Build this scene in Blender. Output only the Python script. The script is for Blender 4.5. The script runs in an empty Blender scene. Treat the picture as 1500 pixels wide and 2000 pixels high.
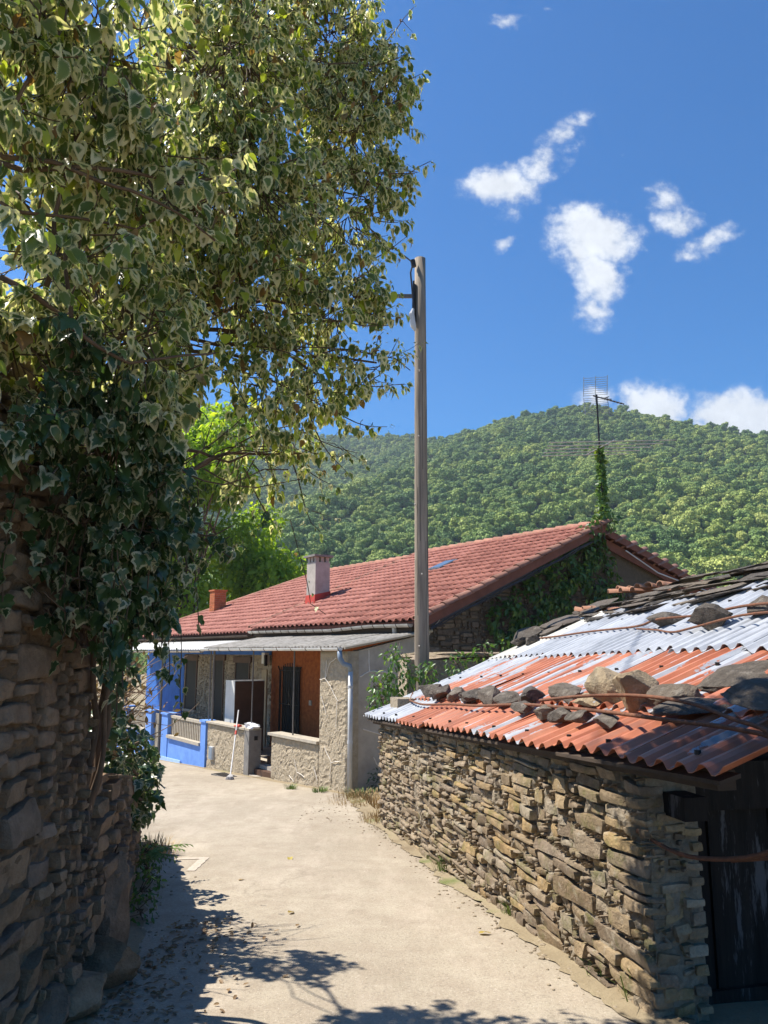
import bpy, math, random
import numpy as np
from mathutils import Vector, Matrix, noise

R = math.radians
rng = random.Random(11)
nrg = np.random.default_rng(5)
scene = bpy.context.scene
col = scene.collection

# ------------------------------------------------------------------ camera
EYE = Vector((0.0, 0.0, 1.65)); PITCH = R(10.2)
cam = bpy.data.objects.new('camera', bpy.data.cameras.new('camera')); col.objects.link(cam)
cam.location = EYE; cam.rotation_euler = (R(90) + PITCH, 0, 0)
cam.data.sensor_fit = 'HORIZONTAL'; cam.data.sensor_width = 36; cam.data.lens = 36.0
cam.data.clip_start = .05; cam.data.clip_end = 5000
scene.camera = cam

# ------------------------------------------------------------------ light, sky, exposure
SUN_AZ = Vector((-.95, .312, 0)).normalized(); SUN_EL = R(56)
sund = bpy.data.lights.new('sun', 'SUN'); sund.energy = 5.0; sund.angle = R(.53); sund.color = (1, .95, .86)
sun = bpy.data.objects.new('sun', sund); col.objects.link(sun)
sdir = (SUN_AZ * math.cos(SUN_EL) + Vector((0, 0, math.sin(SUN_EL))))
sun.rotation_euler = sdir.to_track_quat('Z', 'Y').to_euler(); sun.location = (0, 0, 30)
scene.view_settings.view_transform = 'Standard'; scene.view_settings.look = 'None'
scene.view_settings.exposure = 0.95; scene.view_settings.gamma = 1.0
scene.cycles.max_bounces = 8; scene.cycles.transparent_max_bounces = 8
scene.cycles.use_adaptive_sampling = True

W = bpy.data.worlds.new('World'); scene.world = W; W.use_nodes = True
wt = W.node_tree; wt.nodes.clear()
def wn(t, **k):
    n = wt.nodes.new(t)
    for a_, v in k.items(): setattr(n, a_, v)
    return n
wout = wn('ShaderNodeOutputWorld'); wbg = wn('ShaderNodeBackground')
sky = wn('ShaderNodeTexSky', sky_type='NISHITA', sun_disc=False)
sky.sun_elevation = SUN_EL; sky.sun_rotation = math.atan2(SUN_AZ.x, SUN_AZ.y)
sky.air_density = 1.0; sky.dust_density = .35; sky.ozone_density = 2.5; sky.altitude = 700
hsv = wn('ShaderNodeHueSaturation'); hsv.inputs['Saturation'].default_value = 1.58; hsv.inputs['Value'].default_value = .084; hsv.inputs['Hue'].default_value = .505
wt.links.new(sky.outputs[0], hsv.inputs['Color'])
tc = wn('ShaderNodeTexCoord')
sep = wn('ShaderNodeSeparateXYZ'); wt.links.new(tc.outputs['Generated'], sep.inputs[0])
def wmath(op, a, b=None, c=None, clamp=False):
    n = wn('ShaderNodeMath', operation=op, use_clamp=clamp)
    for i, v in enumerate((a, b, c)):
        if v is None: continue
        if isinstance(v, (int, float)): n.inputs[i].default_value = v
        else: wt.links.new(v, n.inputs[i])
    return n.outputs[0]
ysafe = wmath('MAXIMUM', sep.outputs['Y'], .05)
cu = wmath('DIVIDE', sep.outputs['X'], ysafe); cv = wmath('DIVIDE', sep.outputs['Z'], ysafe)
comb = wn('ShaderNodeCombineXYZ'); wt.links.new(cu, comb.inputs[0]); wt.links.new(cv, comb.inputs[1])
def wnoise(scale, detail, rough, off=0.0, src=None):
    n = wn('ShaderNodeTexNoise'); n.inputs['Scale'].default_value = scale; n.inputs['Detail'].default_value = detail
    n.inputs['Roughness'].default_value = rough
    m = wn('ShaderNodeVectorMath', operation='ADD'); m.inputs[1].default_value = (off, off * .7, off * 1.3)
    wt.links.new(src or comb.outputs[0], m.inputs[0]); wt.links.new(m.outputs[0], n.inputs['Vector'])
    return n
nw = wnoise(11, 4, .6, 3.1)
nsub = wn('ShaderNodeVectorMath', operation='SUBTRACT'); nsub.inputs[1].default_value = (.5, .5, .5)
wt.links.new(nw.outputs['Color'], nsub.inputs[0])
nsc = wn('ShaderNodeVectorMath', operation='SCALE'); nsc.inputs['Scale'].default_value = .075
wt.links.new(nsub.outputs[0], nsc.inputs[0])
wp = wn('ShaderNodeVectorMath', operation='ADD'); wt.links.new(comb.outputs[0], wp.inputs[0]); wt.links.new(nsc.outputs[0], wp.inputs[1])
def skydir(x, y):
    u = (x - 750) / 1500; v = (1000 - y) / 1500
    Y = math.cos(PITCH) - v * math.sin(PITCH); Z = math.sin(PITCH) + v * math.cos(PITCH)
    return u / Y, Z / Y
CL = [  # each puff: place in the sky, half width, half height, tilt (deg), weight
 (1165, 455, 80, 54, 0, 1.45), (1125, 495, 42, 42, 0, 1.15), (1166, 540, 45, 64, 8, 1.2), (1160, 605, 34, 42, 10, .95), (1215, 450, 40, 42, 0, 1.05),
 (970, 368, 70, 36, 8, 1.5), (1030, 360, 42, 34, 0, .95), (985, 410, 40, 30, 0, .75), (1062, 325, 46, 30, 50, .95), (1095, 268, 60, 26, 42, .95), (1130, 232, 30, 18, 20, .85),
 (1300, 380, 38, 32, 0, .85), (1325, 425, 52, 32, -35, .95), (1392, 465, 62, 32, 25, .95), (1345, 495, 36, 20, 0, .8),
 (990, 38, 48, 22, -8, .9), (990, 470, 32, 18, 15, .85), (1265, 490, 18, 12, 0, .5), (1210, 300, 16, 14, 0, .5), (1078, 22, 12, 10, 0, .45),
 (1285, 795, 66, 38, 0, 1.5), (1170, 785, 46, 26, 0, 1.0), (1225, 772, 36, 24, 0, .8), (1455, 822, 78, 44, 0, 1.7), (1520, 830, 70, 50, 0, 1.1),
]
dens = None
for (x, y, rx, ry, tilt, wgt) in CL:
    u0, v0 = skydir(x, y)
    s1 = wn('ShaderNodeVectorMath', operation='SUBTRACT'); s1.inputs[1].default_value = (u0, v0, 0)
    wt.links.new(wp.outputs[0], s1.inputs[0])
    rt = wn('ShaderNodeVectorRotate', rotation_type='Z_AXIS'); rt.inputs['Angle'].default_value = -R(tilt)
    wt.links.new(s1.outputs[0], rt.inputs['Vector'])
    s2 = wn('ShaderNodeVectorMath', operation='MULTIPLY'); s2.inputs[1].default_value = (1500 / rx * .62, 1500 / ry * .62, 0)
    wt.links.new(rt.outputs[0], s2.inputs[0])
    ln = wn('ShaderNodeVectorMath', operation='LENGTH'); wt.links.new(s2.outputs[0], ln.inputs[0])
    g = wmath('SUBTRACT', 1.25, ln.outputs['Value']); g = wmath('MULTIPLY', g, wgt); g = wmath('MAXIMUM', g, 0.0)
    dens = g if dens is None else wmath('MAXIMUM', dens, g)
# sparse fair-weather puffs all round the sky, as in view
nfar = wnoise(2.6, 6, .55, 7.7, tc.outputs['Generated'])
far_c = wmath('MULTIPLY', wmath('SUBTRACT', nfar.outputs['Fac'], .64), 5.0)
front = wmath('GREATER_THAN', sep.outputs['Y'], .35)
far_c = wmath('MULTIPLY', wmath('MAXIMUM', far_c, 0.0), wmath('SUBTRACT', 1.0, front))
dens = wmath('MULTIPLY', dens, wmath('GREATER_THAN', sep.outputs['Y'], .06))
dens = wmath('MAXIMUM', dens, far_c)
nd = wnoise(24, 8, .62, 1.3)
nd2 = wnoise(70, 5, .6, 2.2)
er = wmath('ADD', wmath('MULTIPLY', wmath('SUBTRACT', nd.outputs['Fac'], .5), 1.9), wmath('MULTIPLY', wmath('SUBTRACT', nd2.outputs['Fac'], .5), .9))
dd = wmath('ADD', wmath('SUBTRACT', dens, .36), wmath('MULTIPLY', er, wmath('MINIMUM', wmath('MULTIPLY', dens, 2.0), .75)))
mr = wn('ShaderNodeMapRange', interpolation_type='SMOOTHERSTEP'); mr.inputs['From Min'].default_value = 0; mr.inputs['From Max'].default_value = 1.0
wt.links.new(dd, mr.inputs['Value'])
shade = wmath('ADD', wmath('MULTIPLY', nd.outputs['Fac'], .34), .34)
ccol = wn('ShaderNodeVectorMath', operation='SCALE'); ccol.inputs[0].default_value = (.93, .96, 1.0); wt.links.new(shade, ccol.inputs['Scale'])
mx = wn('ShaderNodeMix', data_type='RGBA')
wt.links.new(wmath('MULTIPLY', mr.outputs[0], .96), mx.inputs['Factor']); wt.links.new(hsv.outputs[0], mx.inputs['A']); wt.links.new(ccol.outputs[0], mx.inputs['B'])
wt.links.new(mx.outputs['Result'], wbg.inputs['Color']); wbg.inputs['Strength'].default_value = 1.0
wt.links.new(wbg.outputs[0], wout.inputs[0])

# ------------------------------------------------------------------ helpers: materials
def rgb(*c): return (c[0], c[1], c[2], 1.0)
class Mat:
    def __init__(self, name, rough=.85, metallic=0.0, spec=.3):
        self.m = bpy.data.materials.new(name); self.m.use_nodes = True
        self.t = self.m.node_tree; self.b = self.t.nodes['Principled BSDF']
        self.b.inputs['Roughness'].default_value = rough; self.b.inputs['Metallic'].default_value = metallic
        self.b.inputs['Specular IOR Level'].default_value = spec
        self.tc = self.n('ShaderNodeTexCoord')
    def n(self, t, **k):
        x = self.t.nodes.new(t)
        for a_, v in k.items(): setattr(x, a_, v)
        return x
    def l(self, a_, b_): self.t.links.new(a_, b_)
    def noise(self, scale, detail=4, rough=.6, stretch=(1, 1, 1), coord='Object', off=0):
        mp = self.n('ShaderNodeMapping'); mp.inputs['Scale'].default_value = stretch; mp.inputs['Location'].default_value = (off, off, off)
        self.l(self.tc.outputs[coord], mp.inputs['Vector'])
        x = self.n('ShaderNodeTexNoise'); x.inputs['Scale'].default_value = scale; x.inputs['Detail'].default_value = detail; x.inputs['Roughness'].default_value = rough
        self.l(mp.outputs[0], x.inputs['Vector']); return x.outputs['Fac']
    def ramp(self, fac, stops):
        x = self.n('ShaderNodeValToRGB'); e = x.color_ramp.elements
        while len(e) < len(stops): e.new(.5)
        for i, (p, c) in enumerate(stops):
            e[i].position = p; e[i].color = rgb(*c) if not isinstance(c, (int, float)) else rgb(c, c, c)
        self.l(fac, x.inputs['Fac']); return x.outputs['Color']
    def math(self, op, a_, b_=None, clamp=False):
        x = self.n('ShaderNodeMath', operation=op, use_clamp=clamp)
        for i, v in enumerate((a_, b_)):
            if v is None: continue
            if isinstance(v, (int, float)): x.inputs[i].default_value = v
            else: self.l(v, x.inputs[i])
        return x.outputs[0]
    def mix(self, fac, a_, b_, mode='MIX'):
        x = self.n('ShaderNodeMix', data_type='RGBA', blend_type=mode)
        for k, v in (('Factor', fac), ('A', a_), ('B', b_)):
            if isinstance(v, (int, float)): x.inputs[k].default_value = v if k == 'Factor' else rgb(v, v, v)
            elif isinstance(v, tuple): x.inputs[k].default_value = rgb(*v)
            else: self.l(v, x.inputs[k])
        return x.outputs['Result']
    def color(self, c):
        if isinstance(c, tuple): self.b.inputs['Base Color'].default_value = rgb(*c)
        else: self.l(c, self.b.inputs['Base Color'])
    def bump(self, h, strength=.5, dist=.02):
        x = self.n('ShaderNodeBump'); x.inputs['Strength'].default_value = strength; x.inputs['Distance'].default_value = dist
        self.l(h, x.inputs['Height']); self.l(x.outputs[0], self.b.inputs['Normal'])
    def orand(self):
        x = self.n('ShaderNodeObjectInfo'); return x.outputs['Random']
    def attr(self, name):
        x = self.n('ShaderNodeAttribute', attribute_name=name); return x.outputs['Fac']

def plain(name, c1, c2=None, scale=8, rough=.8, bump=.25, bscale=30, metallic=0, spec=.3, vary=.0, dist=.01, stretch=(1, 1, 1)):
    M = Mat(name, rough, metallic, spec)
    c2 = c2 or tuple(x * .75 for x in c1)
    c = M.ramp(M.noise(scale, 5, .62, stretch), [(.32, c2), (.68, c1)])
    if vary:
        v = M.math('ADD', M.math('MULTIPLY', M.orand(), vary), 1 - vary / 2)
        vm = M.n('ShaderNodeVectorMath', operation='SCALE'); M.l(c, vm.inputs[0]); M.l(v, vm.inputs['Scale']); c = vm.outputs[0]
    M.color(c)
    if bump: M.bump(M.noise(bscale, 5, .65, stretch), bump, dist)
    return M.m

def stone_mat(name, tones, moss=0, bump=.9, scale=14, light=None, dirt=.5):
    M = Mat(name, .92, 0, .15)
    r = M.orand()
    base = M.ramp(r, [(i / max(1, len(tones) - 1), t) for i, t in enumerate(tones)])
    n1 = M.noise(scale, 6, .68); n2 = M.noise(scale * .3, 4, .6, off=4)
    v = M.ramp(n1, [(.25, 1 - dirt), (.75, 1.25)])
    c = M.mix(1.0, base, v, 'MULTIPLY')
    c = M.mix(M.ramp(n2, [(.5, 0), (.72, .4)]), c, (tones[0][0] * .55, tones[0][1] * .42, tones[0][2] * .32))
    if light: c = M.mix(M.ramp(M.noise(scale * .8, 6, .7, off=9), [(.55, 0), (.7, .7)]), c, light)
    if moss:
        c = M.mix(M.math('MULTIPLY', M.ramp(M.noise(5, 5, .7, off=2), [(.52, 0), (.66, 1)]), moss), c, (.13, .14, .03))
    M.color(c)
    h = M.math('ADD', M.noise(scale * 1.6, 8, .72), M.math('MULTIPLY', M.noise(scale * 6, 4, .6), .35))
    M.bump(h, bump, .03)
    return M.m

# ------------------------------------------------------------------ helpers: geometry
class MB:
    def __init__(s): s.v = []; s.f = []; s.m = []
    def add(s, vs, fs, mi=0):
        o = len(s.v); s.v.extend([tuple(p) for p in vs]); s.f.extend([tuple(i + o for i in q) for q in fs]); s.m.extend([mi] * len(fs)); return s
    def box(s, x0, x1, y0, y1, z0, z1, mi=0):
        return s.add([(x0, y0, z0), (x1, y0, z0), (x1, y1, z0), (x0, y1, z0), (x0, y0, z1), (x1, y0, z1), (x1, y1, z1), (x0, y1, z1)],
                     [(0, 3, 2, 1), (4, 5, 6, 7), (0, 1, 5, 4), (1, 2, 6, 5), (2, 3, 7, 6), (3, 0, 4, 7)], mi)
    def hexa(s, p, mi=0):   # 8 corners, bottom ring then top ring
        return s.add(p, [(0, 3, 2, 1), (4, 5, 6, 7), (0, 1, 5, 4), (1, 2, 6, 5), (2, 3, 7, 6), (3, 0, 4, 7)], mi)
    def tube(s, pts, r, n=6, mi=0, cap=True):
        pts = [Vector(p) for p in pts]; k = len(pts); rs = r if isinstance(r, (list, tuple)) else [r] * k
        vs = []; fs = []; up = None
        for i, p in enumerate(pts):
            t = (pts[min(i + 1, k - 1)] - pts[max(i - 1, 0)])
            t = t.normalized() if t.length > 1e-9 else Vector((0, 0, 1))
            if up is None: up = t.orthogonal().normalized()
            else:
                up = up - t * up.dot(t); up = up.normalized() if up.length > 1e-6 else t.orthogonal().normalized()
            w = t.cross(up)
            for j in range(n):
                a_ = 2 * math.pi * j / n; vs.append(p + (up * math.cos(a_) + w * math.sin(a_)) * rs[i])
        for i in range(k - 1):
            for j in range(n):
                fs.append((i * n + j, i * n + (j + 1) % n, (i + 1) * n + (j + 1) % n, (i + 1) * n + j))
        if cap: fs.append(tuple(range(n - 1, -1, -1))); fs.append(tuple((k - 1) * n + j for j in range(n)))
        return s.add(vs, fs, mi)
    def grid(s, nu, nv, fn, mi=0):
        vs = [fn(i / nu, j / nv) for j in range(nv + 1) for i in range(nu + 1)]
        fs = [(j * (nu + 1) + i, j * (nu + 1) + i + 1, (j + 1) * (nu + 1) + i + 1, (j + 1) * (nu + 1) + i) for j in range(nv) for i in range(nu)]
        return s.add(vs, fs, mi)
    def mesh(s, name, mats, smooth=False):
        me = bpy.data.meshes.new(name); me.from_pydata(s.v, [], s.f)
        for m in (mats if isinstance(mats, (list, tuple)) else [mats]): me.materials.append(m)
        if any(s.m): me.polygons.foreach_set('material_index', s.m)
        if smooth: me.polygons.foreach_set('use_smooth', [True] * len(me.polygons))
        me.update(); return me
def link(name, me, parent=None, loc=None, rot=None, scale=None):
    o = bpy.data.objects.new(name, me); col.objects.link(o)
    if parent: o.parent = parent
    if loc is not None: o.location = loc
    if rot is not None: o.rotation_euler = rot
    if scale is not None: o.scale = scale
    return o
def worldoff(parent):
    z = Vector((0, 0, 0))
    while parent is not None: z -= Vector(parent.location); parent = parent.parent
    return z
def part(name, mb, mats, parent=None, smooth=False, world=False):
    me = mb.mesh(name, mats, smooth) if isinstance(mb, MB) else mb
    return link(name, me, parent, worldoff(parent) if (world and parent) else None)
def tag(o, label=None, cat=None, group=None, kind=None):
    if label: o['label'] = label
    if cat: o['category'] = cat
    if group: o['group'] = group
    if kind: o['kind'] = kind
    return o
def thing(name, label, cat, loc=(0, 0, 0), rotz=0.0, group=None):
    o = bpy.data.objects.new(name, None); col.objects.link(o); o.location = loc; o.rotation_euler = (0, 0, rotz); o.empty_display_size = .2
    return tag(o, label, cat, group)
def fbm(p, o=4): return noise.fractal(p, .9, 2.1, o)

def cube_topo(n):
    key = {}; vs = []; fs = []
    def vid(p):
        k = tuple(round(c, 5) for c in p)
        if k not in key: key[k] = len(vs); vs.append(k)
        return key[k]
    for ax in range(3):
        for sg in (-1, 1):
            if ax == 1 and sg == 1: continue            # no back face (+y is into the wall)
            for i in range(n):
                for j in range(n):
                    q = []
                    for (a_, b_) in ((i, j), (i + 1, j), (i + 1, j + 1), (i, j + 1)):
                        c = [0, 0, 0]; c[ax] = sg; c[(ax + 1) % 3] = -1 + 2 * a_ / n; c[(ax + 2) % 3] = -1 + 2 * b_ / n
                        q.append(vid(c))
                    fs.append(tuple(q if sg > 0 else q[::-1]))
    return np.array(vs, float), fs
TOPO = {n: cube_topo(n) for n in (3, 4, 6)}
def block_mesh(name, corners, y0, y1, mat, seed, n=4, amp=.012, k=7.0, freq=6.0, tilt=(0, 0)):
    """irregular stone: 4 corners (x,z) ll,lr,ur,ul; y0 front (proud) .. y1 back"""
    tv, tf = TOPO[n]
    q = tv / (np.sum(np.abs(tv) ** k, axis=1, keepdims=True) ** (1 / k))
    u = (q[:, 0] + 1) / 2; v = (q[:, 2] + 1) / 2; c = np.array(corners)
    xz = ((1 - u) * (1 - v))[:, None] * c[0] + (u * (1 - v))[:, None] * c[1] + (u * v)[:, None] * c[2] + ((1 - u) * v)[:, None] * c[3]
    y = y0 + (q[:, 1] + 1) / 2 * (y1 - y0) + np.where(q[:, 1] < 0, 1, 0) * (tilt[0] * (v - .5) * (c[2][1] - c[0][1]) + tilt[1] * (u - .5) * .12)
    P = np.stack([xz[:, 0], y, xz[:, 1]], 1)
    ctr = P.mean(0); sd = Vector((seed * 1.37 % 91, seed * 2.11 % 77, seed * .77 % 53))
    out = []
    for p in P:
        pv = Vector(p); d = noise.noise_vector(pv * freq + sd) + noise.noise_vector(pv * freq * 2.7 + sd) * .5
        f = 1.0 if p[1] < (y0 + y1) / 2 else .3
        out.append((p[0] + d.x * amp * f, p[1] + d.y * amp * 1.3 * f, p[2] + d.z * amp * f))
    me = bpy.data.meshes.new(name); me.from_pydata(out, [], tf); me.materials.append(mat)
    me.polygons.foreach_set('use_smooth', [True] * len(me.polygons)); me.set_sharp_from_angle(angle=R(32)); me.update(); return me
ICO = {}
def ico(sub):
    if sub not in ICO:
        import bmesh
        bm = bmesh.new(); bmesh.ops.create_icosphere(bm, subdivisions=sub, radius=1)
        ICO[sub] = (np.array([v.co[:] for v in bm.verts]), [tuple(v.index for v in f.verts) for f in bm.faces]); bm.free()
    return ICO[sub]
def rock_mesh(name, size, mat, seed, sub=3, rough=.16, boxy=3.2, cuts=5, smooth=True, sharp=24):
    tv, tf = ico(sub); r = random.Random(seed)
    q = tv / (np.sum(np.abs(tv) ** boxy, axis=1, keepdims=True) ** (1 / boxy))
    for _ in range(cuts):
        nrm = np.array([r.gauss(0, 1), r.gauss(0, 1), r.gauss(0, 1)]); nrm /= np.linalg.norm(nrm); d = r.uniform(.55, .86)
        over = np.maximum(q @ nrm - d, 0); q = q - over[:, None] * nrm * .985
    sd = Vector((r.uniform(0, 90), r.uniform(0, 90), r.uniform(0, 90)))
    out = []
    for p in q:
        pv = Vector(p); f = 1 + rough * fbm(pv * 1.4 + sd, 4) + rough * .4 * noise.noise(pv * 5 + sd)
        out.append((p[0] * f * size[0] / 2, p[1] * f * size[1] / 2, p[2] * f * size[2] / 2))
    me = bpy.data.meshes.new(name); me.from_pydata(out, [], tf); me.materials.append(mat)
    if smooth: me.polygons.foreach_set('use_smooth', [True] * len(me.polygons)); me.set_sharp_from_angle(angle=R(sharp))
    me.update(); return me

def rubble(L, top, wr, hr, seed, bottom=lambda u: 0.0, du=.02, tol=.03, sizefn=None):
    """irregular coursed rubble by a rising skyline; returns stones as 4 corners (u,v)"""
    r = random.Random(seed); N = max(4, int(L / du)); sk = [bottom((i + .5) * du) for i in range(N)]; tp = [top((i + .5) * du) for i in range(N)]
    out = []
    for _ in range(6000):
        gap = [sk[i] if sk[i] < tp[i] - .02 else 1e9 for i in range(N)]
        m = min(gap)
        if m > 1e8: break
        i0 = gap.index(m); i1 = i0
        while i1 < N and abs(sk[i1] - m) <= tol and sk[i1] < tp[i1] - .02: i1 += 1
        span = i1 - i0
        k = sizefn((i0 + .5) * du, m) if sizefn else 1.0
        w = int(r.uniform(*wr) * k / du)
        if w > span - int(wr[0] * .6 / du): w = span
        w = max(1, min(w, span)); h = r.uniform(*hr) * k
        h = min(h, max(hr[0] * .8, w * du * .62))
        j = i0 if r.random() < .5 or w == span else i1 - w
        bl = sk[j]; br = sk[j + w - 1]; tl = m + h * r.uniform(.88, 1.1); tr = m + h * r.uniform(.88, 1.1)
        tl = min(tl, tp[j]); tr = min(tr, tp[j + w - 1])
        if max(tl - bl, tr - br) > .015 and w * du > .02: out.append((j * du, (j + w) * du, bl, br, max(tr, br + .01), max(tl, bl + .01)))
        for i in range(j, j + w):
            f = (i - j) / max(1, w - 1); sk[i] = max(tl * (1 - f) + tr * f, sk[i] + .01)
    return out
def wall_stones(parent, stones, mat, seed, joint=.008, depth=(.03, .06), back=.06, n=4, amp=.01, name='stone', frame=None, keep=300, rank=None, off=(0, 0, 0), k=7.0):
    """stones in the parent's frame (x along, y into the wall, z up) or in `frame` (Matrix)"""
    r = random.Random(seed)
    if rank: stones = sorted(stones, key=rank)
    rest = MB(); objs = []
    for i, (u0, u1, bl, br, tr, tl) in enumerate(stones):
        hh = min(tl - bl, tr - br, u1 - u0); j = lambda a=.13: r.uniform(-a, .45 * a) * hh
        jn = min(joint, (u1 - u0) * .2, (tl - bl) * .25 + .001)
        cs = [(u0 + jn - j(), bl + jn - j()), (u1 - jn + j(), br + jn - j()), (u1 - jn + j(), tr - jn + j()), (u0 + jn - j(), tl - jn + j())]
        me = block_mesh(name, cs, -r.uniform(*depth), back, mat, seed * 13 + i, n, amp * min(1, max(.03, tl - bl) / .1), r.uniform(k * .7, k * 1.5), tilt=(r.uniform(-.25, .25), r.uniform(-.2, .2)))
        if frame is not None: me.transform(frame)
        if i < keep: objs.append(link(name, me, parent))
        else:
            rest.add([v.co[:] for v in me.vertices], [tuple(p.vertices) for p in me.polygons]); bpy.data.meshes.remove(me)
    if rest.v: tag(part(name + '_infill', rest, mat, parent, True), kind='stuff')
    return objs

def at(x, y, Y):
    u = (x - 750) / 1500; v = (1000 - y) / 1500
    d = Vector((u, math.cos(PITCH) - v * math.sin(PITCH), math.sin(PITCH) + v * math.cos(PITCH)))
    return EYE + d * (Y / d.y)
def gz(x, y):           # the lane falls away gently from the camera
    return -.062 * min(y, 34) - .0 * x

# ================================================================== THE SETTING
# ------------------------------------------------------------------ ground
def ground_h(x, y):
    z = gz(x, y)
    if x > 3: z -= min((x - 3) * .05, .6)
    return z
Mg = Mat('dry_earth', .95)
gc = Mg.ramp(Mg.noise(1.2, 6, .65), [(.3, (.20, .15, .09)), (.55, (.30, .24, .15)), (.72, (.14, .16, .05))])
Mg.color(gc); Mg.bump(Mg.noise(18, 6, .7), .6, .04)
mb = MB()
xs = sorted(set([-400, -250, -150, -90, -60, -40] + [x * 2 for x in range(-15, 16)] + [40, 60, 90, 150, 250, 400]))
ys = sorted(set([-60, -30, -15] + [y * 2 for y in range(-4, 26)] + [60, 80, 120, 180, 260, 400, 700]))
vs = [(x, y, ground_h(x, y) - .012 + (.03 * noise.noise(Vector((x * .4, y * .4, 0))) if abs(x) > 6 else 0)) for y in ys for x in xs]
nx = len(xs)
mb.add(vs, [(j * nx + i, j * nx + i + 1, (j + 1) * nx + i + 1, (j + 1) * nx + i) for j in range(len(ys) - 1) for i in range(nx - 1)])
tag(part('ground', mb, Mg.m, smooth=True), kind='structure')

# ------------------------------------------------------------------ road: pale worn concrete lane
Mr = Mat('worn_concrete', .9, 0, .25)
big = Mr.noise(.55, 5, .6); fine = Mr.noise(55, 3, .6); mid = Mr.noise(4, 6, .7, off=3)
c = Mr.ramp(big, [(.3, (.315, .265, .195)), (.7, (.425, .365, .275))])
c = Mr.mix(Mr.ramp(mid, [(.3, .55), (.62, 0)]), c, (.26, .20, .145))
c = Mr.mix(Mr.ramp(fine, [(.33, .6), (.5, 0)]), c, (.20, .165, .125))
c = Mr.mix(Mr.ramp(Mr.noise(90, 2, .5, off=5), [(.62, 0), (.72, .6)]), c, (.6, .53, .44))
c = Mr.mix(Mr.ramp(Mr.noise(1.1, 7, .72, (1, .35, 1), off=8), [(.56, 0), (.72, .4)]), c, (.24, .18, .12))
wvr = Mr.n('ShaderNodeVectorMath', operation='ADD'); nzr = Mr.n('ShaderNodeTexNoise'); nzr.inputs['Scale'].default_value = 1.4; nzr.inputs['Detail'].default_value = 5
Mr.l(Mr.tc.outputs['Object'], nzr.inputs['Vector']); Mr.l(Mr.tc.outputs['Object'], wvr.inputs[0]); Mr.l(nzr.outputs['Color'], wvr.inputs[1])
vor = Mr.n('ShaderNodeTexVoronoi', feature='DISTANCE_TO_EDGE'); vor.inputs['Scale'].default_value = .55; Mr.l(wvr.outputs[0], vor.inputs['Vector'])
crk = Mr.math('MULTIPLY', Mr.ramp(vor.outputs['Distance'], [(.0, 1), (.012, 0)]), Mr.ramp(Mr.noise(.8, 3, .5, off=13), [(.52, 0), (.66, .35)]))
c = Mr.mix(crk, c, (.13, .10, .07))
# tyre-polished tracks and gritty crown
c = Mr.mix(Mr.ramp(Mr.noise(2.2, 6, .75, (1, .25, 1), off=21), [(.5, 0), (.7, .45)]), c, (.50, .42, .33))
c = Mr.mix(Mr.ramp(Mr.noise(1.7, 8, .8, off=31), [(.54, 0), (.66, .5)]), c, (.235, .185, .135))
Mr.color(c)
Mr.bump(Mr.math('ADD', fine, Mr.math('MULTIPLY', Mr.noise(160, 3, .6), .7)), .55, .008)
HC = Vector((-.697, 14.816, 0)); A_ = Vector((-.575, .818, 0)); B_ = Vector((.818, .575, 0))
def hp(s, t, z=0): return HC + A_ * s + B_ * t + Vector((0, 0, z))
def right_edge(y):
    if y < 11.05: return -.035 + (11.05 - y) * .2235 - .02
    if y < 14.4: return -.05 - (y - 11.05) * .17
    s = (y - 14.4) / .818; return -.62 - .575 * s
def left_edge(y):
    if y < 5.4: return -1.62 - max(0, (y - 2)) * .02
    if y < 9.6: return -1.72 - (y - 5.4) * .262
    return -2.82 - (y - 9.6) * .55
mb = MB(); ny = 150; nxr = 40
def rd(i, j):
    y = -3 + 37 * j; x0 = left_edge(y) - .12; x1 = right_edge(y)
    x1 += .06 * noise.noise(Vector((y * 1.7, 3, 0))); x = x0 + (x1 - x0) * i
    e = min(i, 1 - i) * (x1 - x0)
    return (x, y, gz(x, y) + .012 + .02 * noise.noise(Vector((x * .5, y * .5, 1))) + .007 * noise.noise(Vector((x * 2.3, y * 2.3, 5))) - .02 * max(0, 1 - e / .12) + .0 * i)
mb.grid(nxr, ny, rd)
tag(part('road', mb, Mr.m, smooth=True), kind='structure')
def road_z(x, y): return gz(x, y) + .012 + .02 * noise.noise(Vector((x * .5, y * .5, 1))) + .007 * noise.noise(Vector((x * 2.3, y * 2.3, 5)))

# earth and grit gathered along the lane edges
for nm_, edge, sg, y0_, y1_ in (('dirt_verge', right_edge, -1, 3.6, 14.2), ('dirt_verge', left_edge, 1, 3.6, 9.6)):
    mb = MB(); n_ = 260
    def vg(i, j):
        y = y0_ + (y1_ - y0_) * i; w_ = .13 + .12 * noise.noise(Vector((y * 1.1, sg, 0))) + .07 * noise.noise(Vector((y * 4.3, sg, 4))) + .04 * noise.noise(Vector((y * 13, sg, 7)))
        x = edge(y) - sg * .10 + sg * (.10 + max(.02, w_)) * j
        return (x, y, gz(x, y) + .012 + .02 * noise.noise(Vector((x * .5, y * .5, 1))) + .007 * noise.noise(Vector((x * 2.3, y * 2.3, 5))) + .006 + .03 * (1 - j) ** 2)
    mb.grid(n_, 4, vg)
    if sg > 0: pass
    tag(part(nm_, mb, Mg.m, smooth=True), kind='structure')

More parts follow.
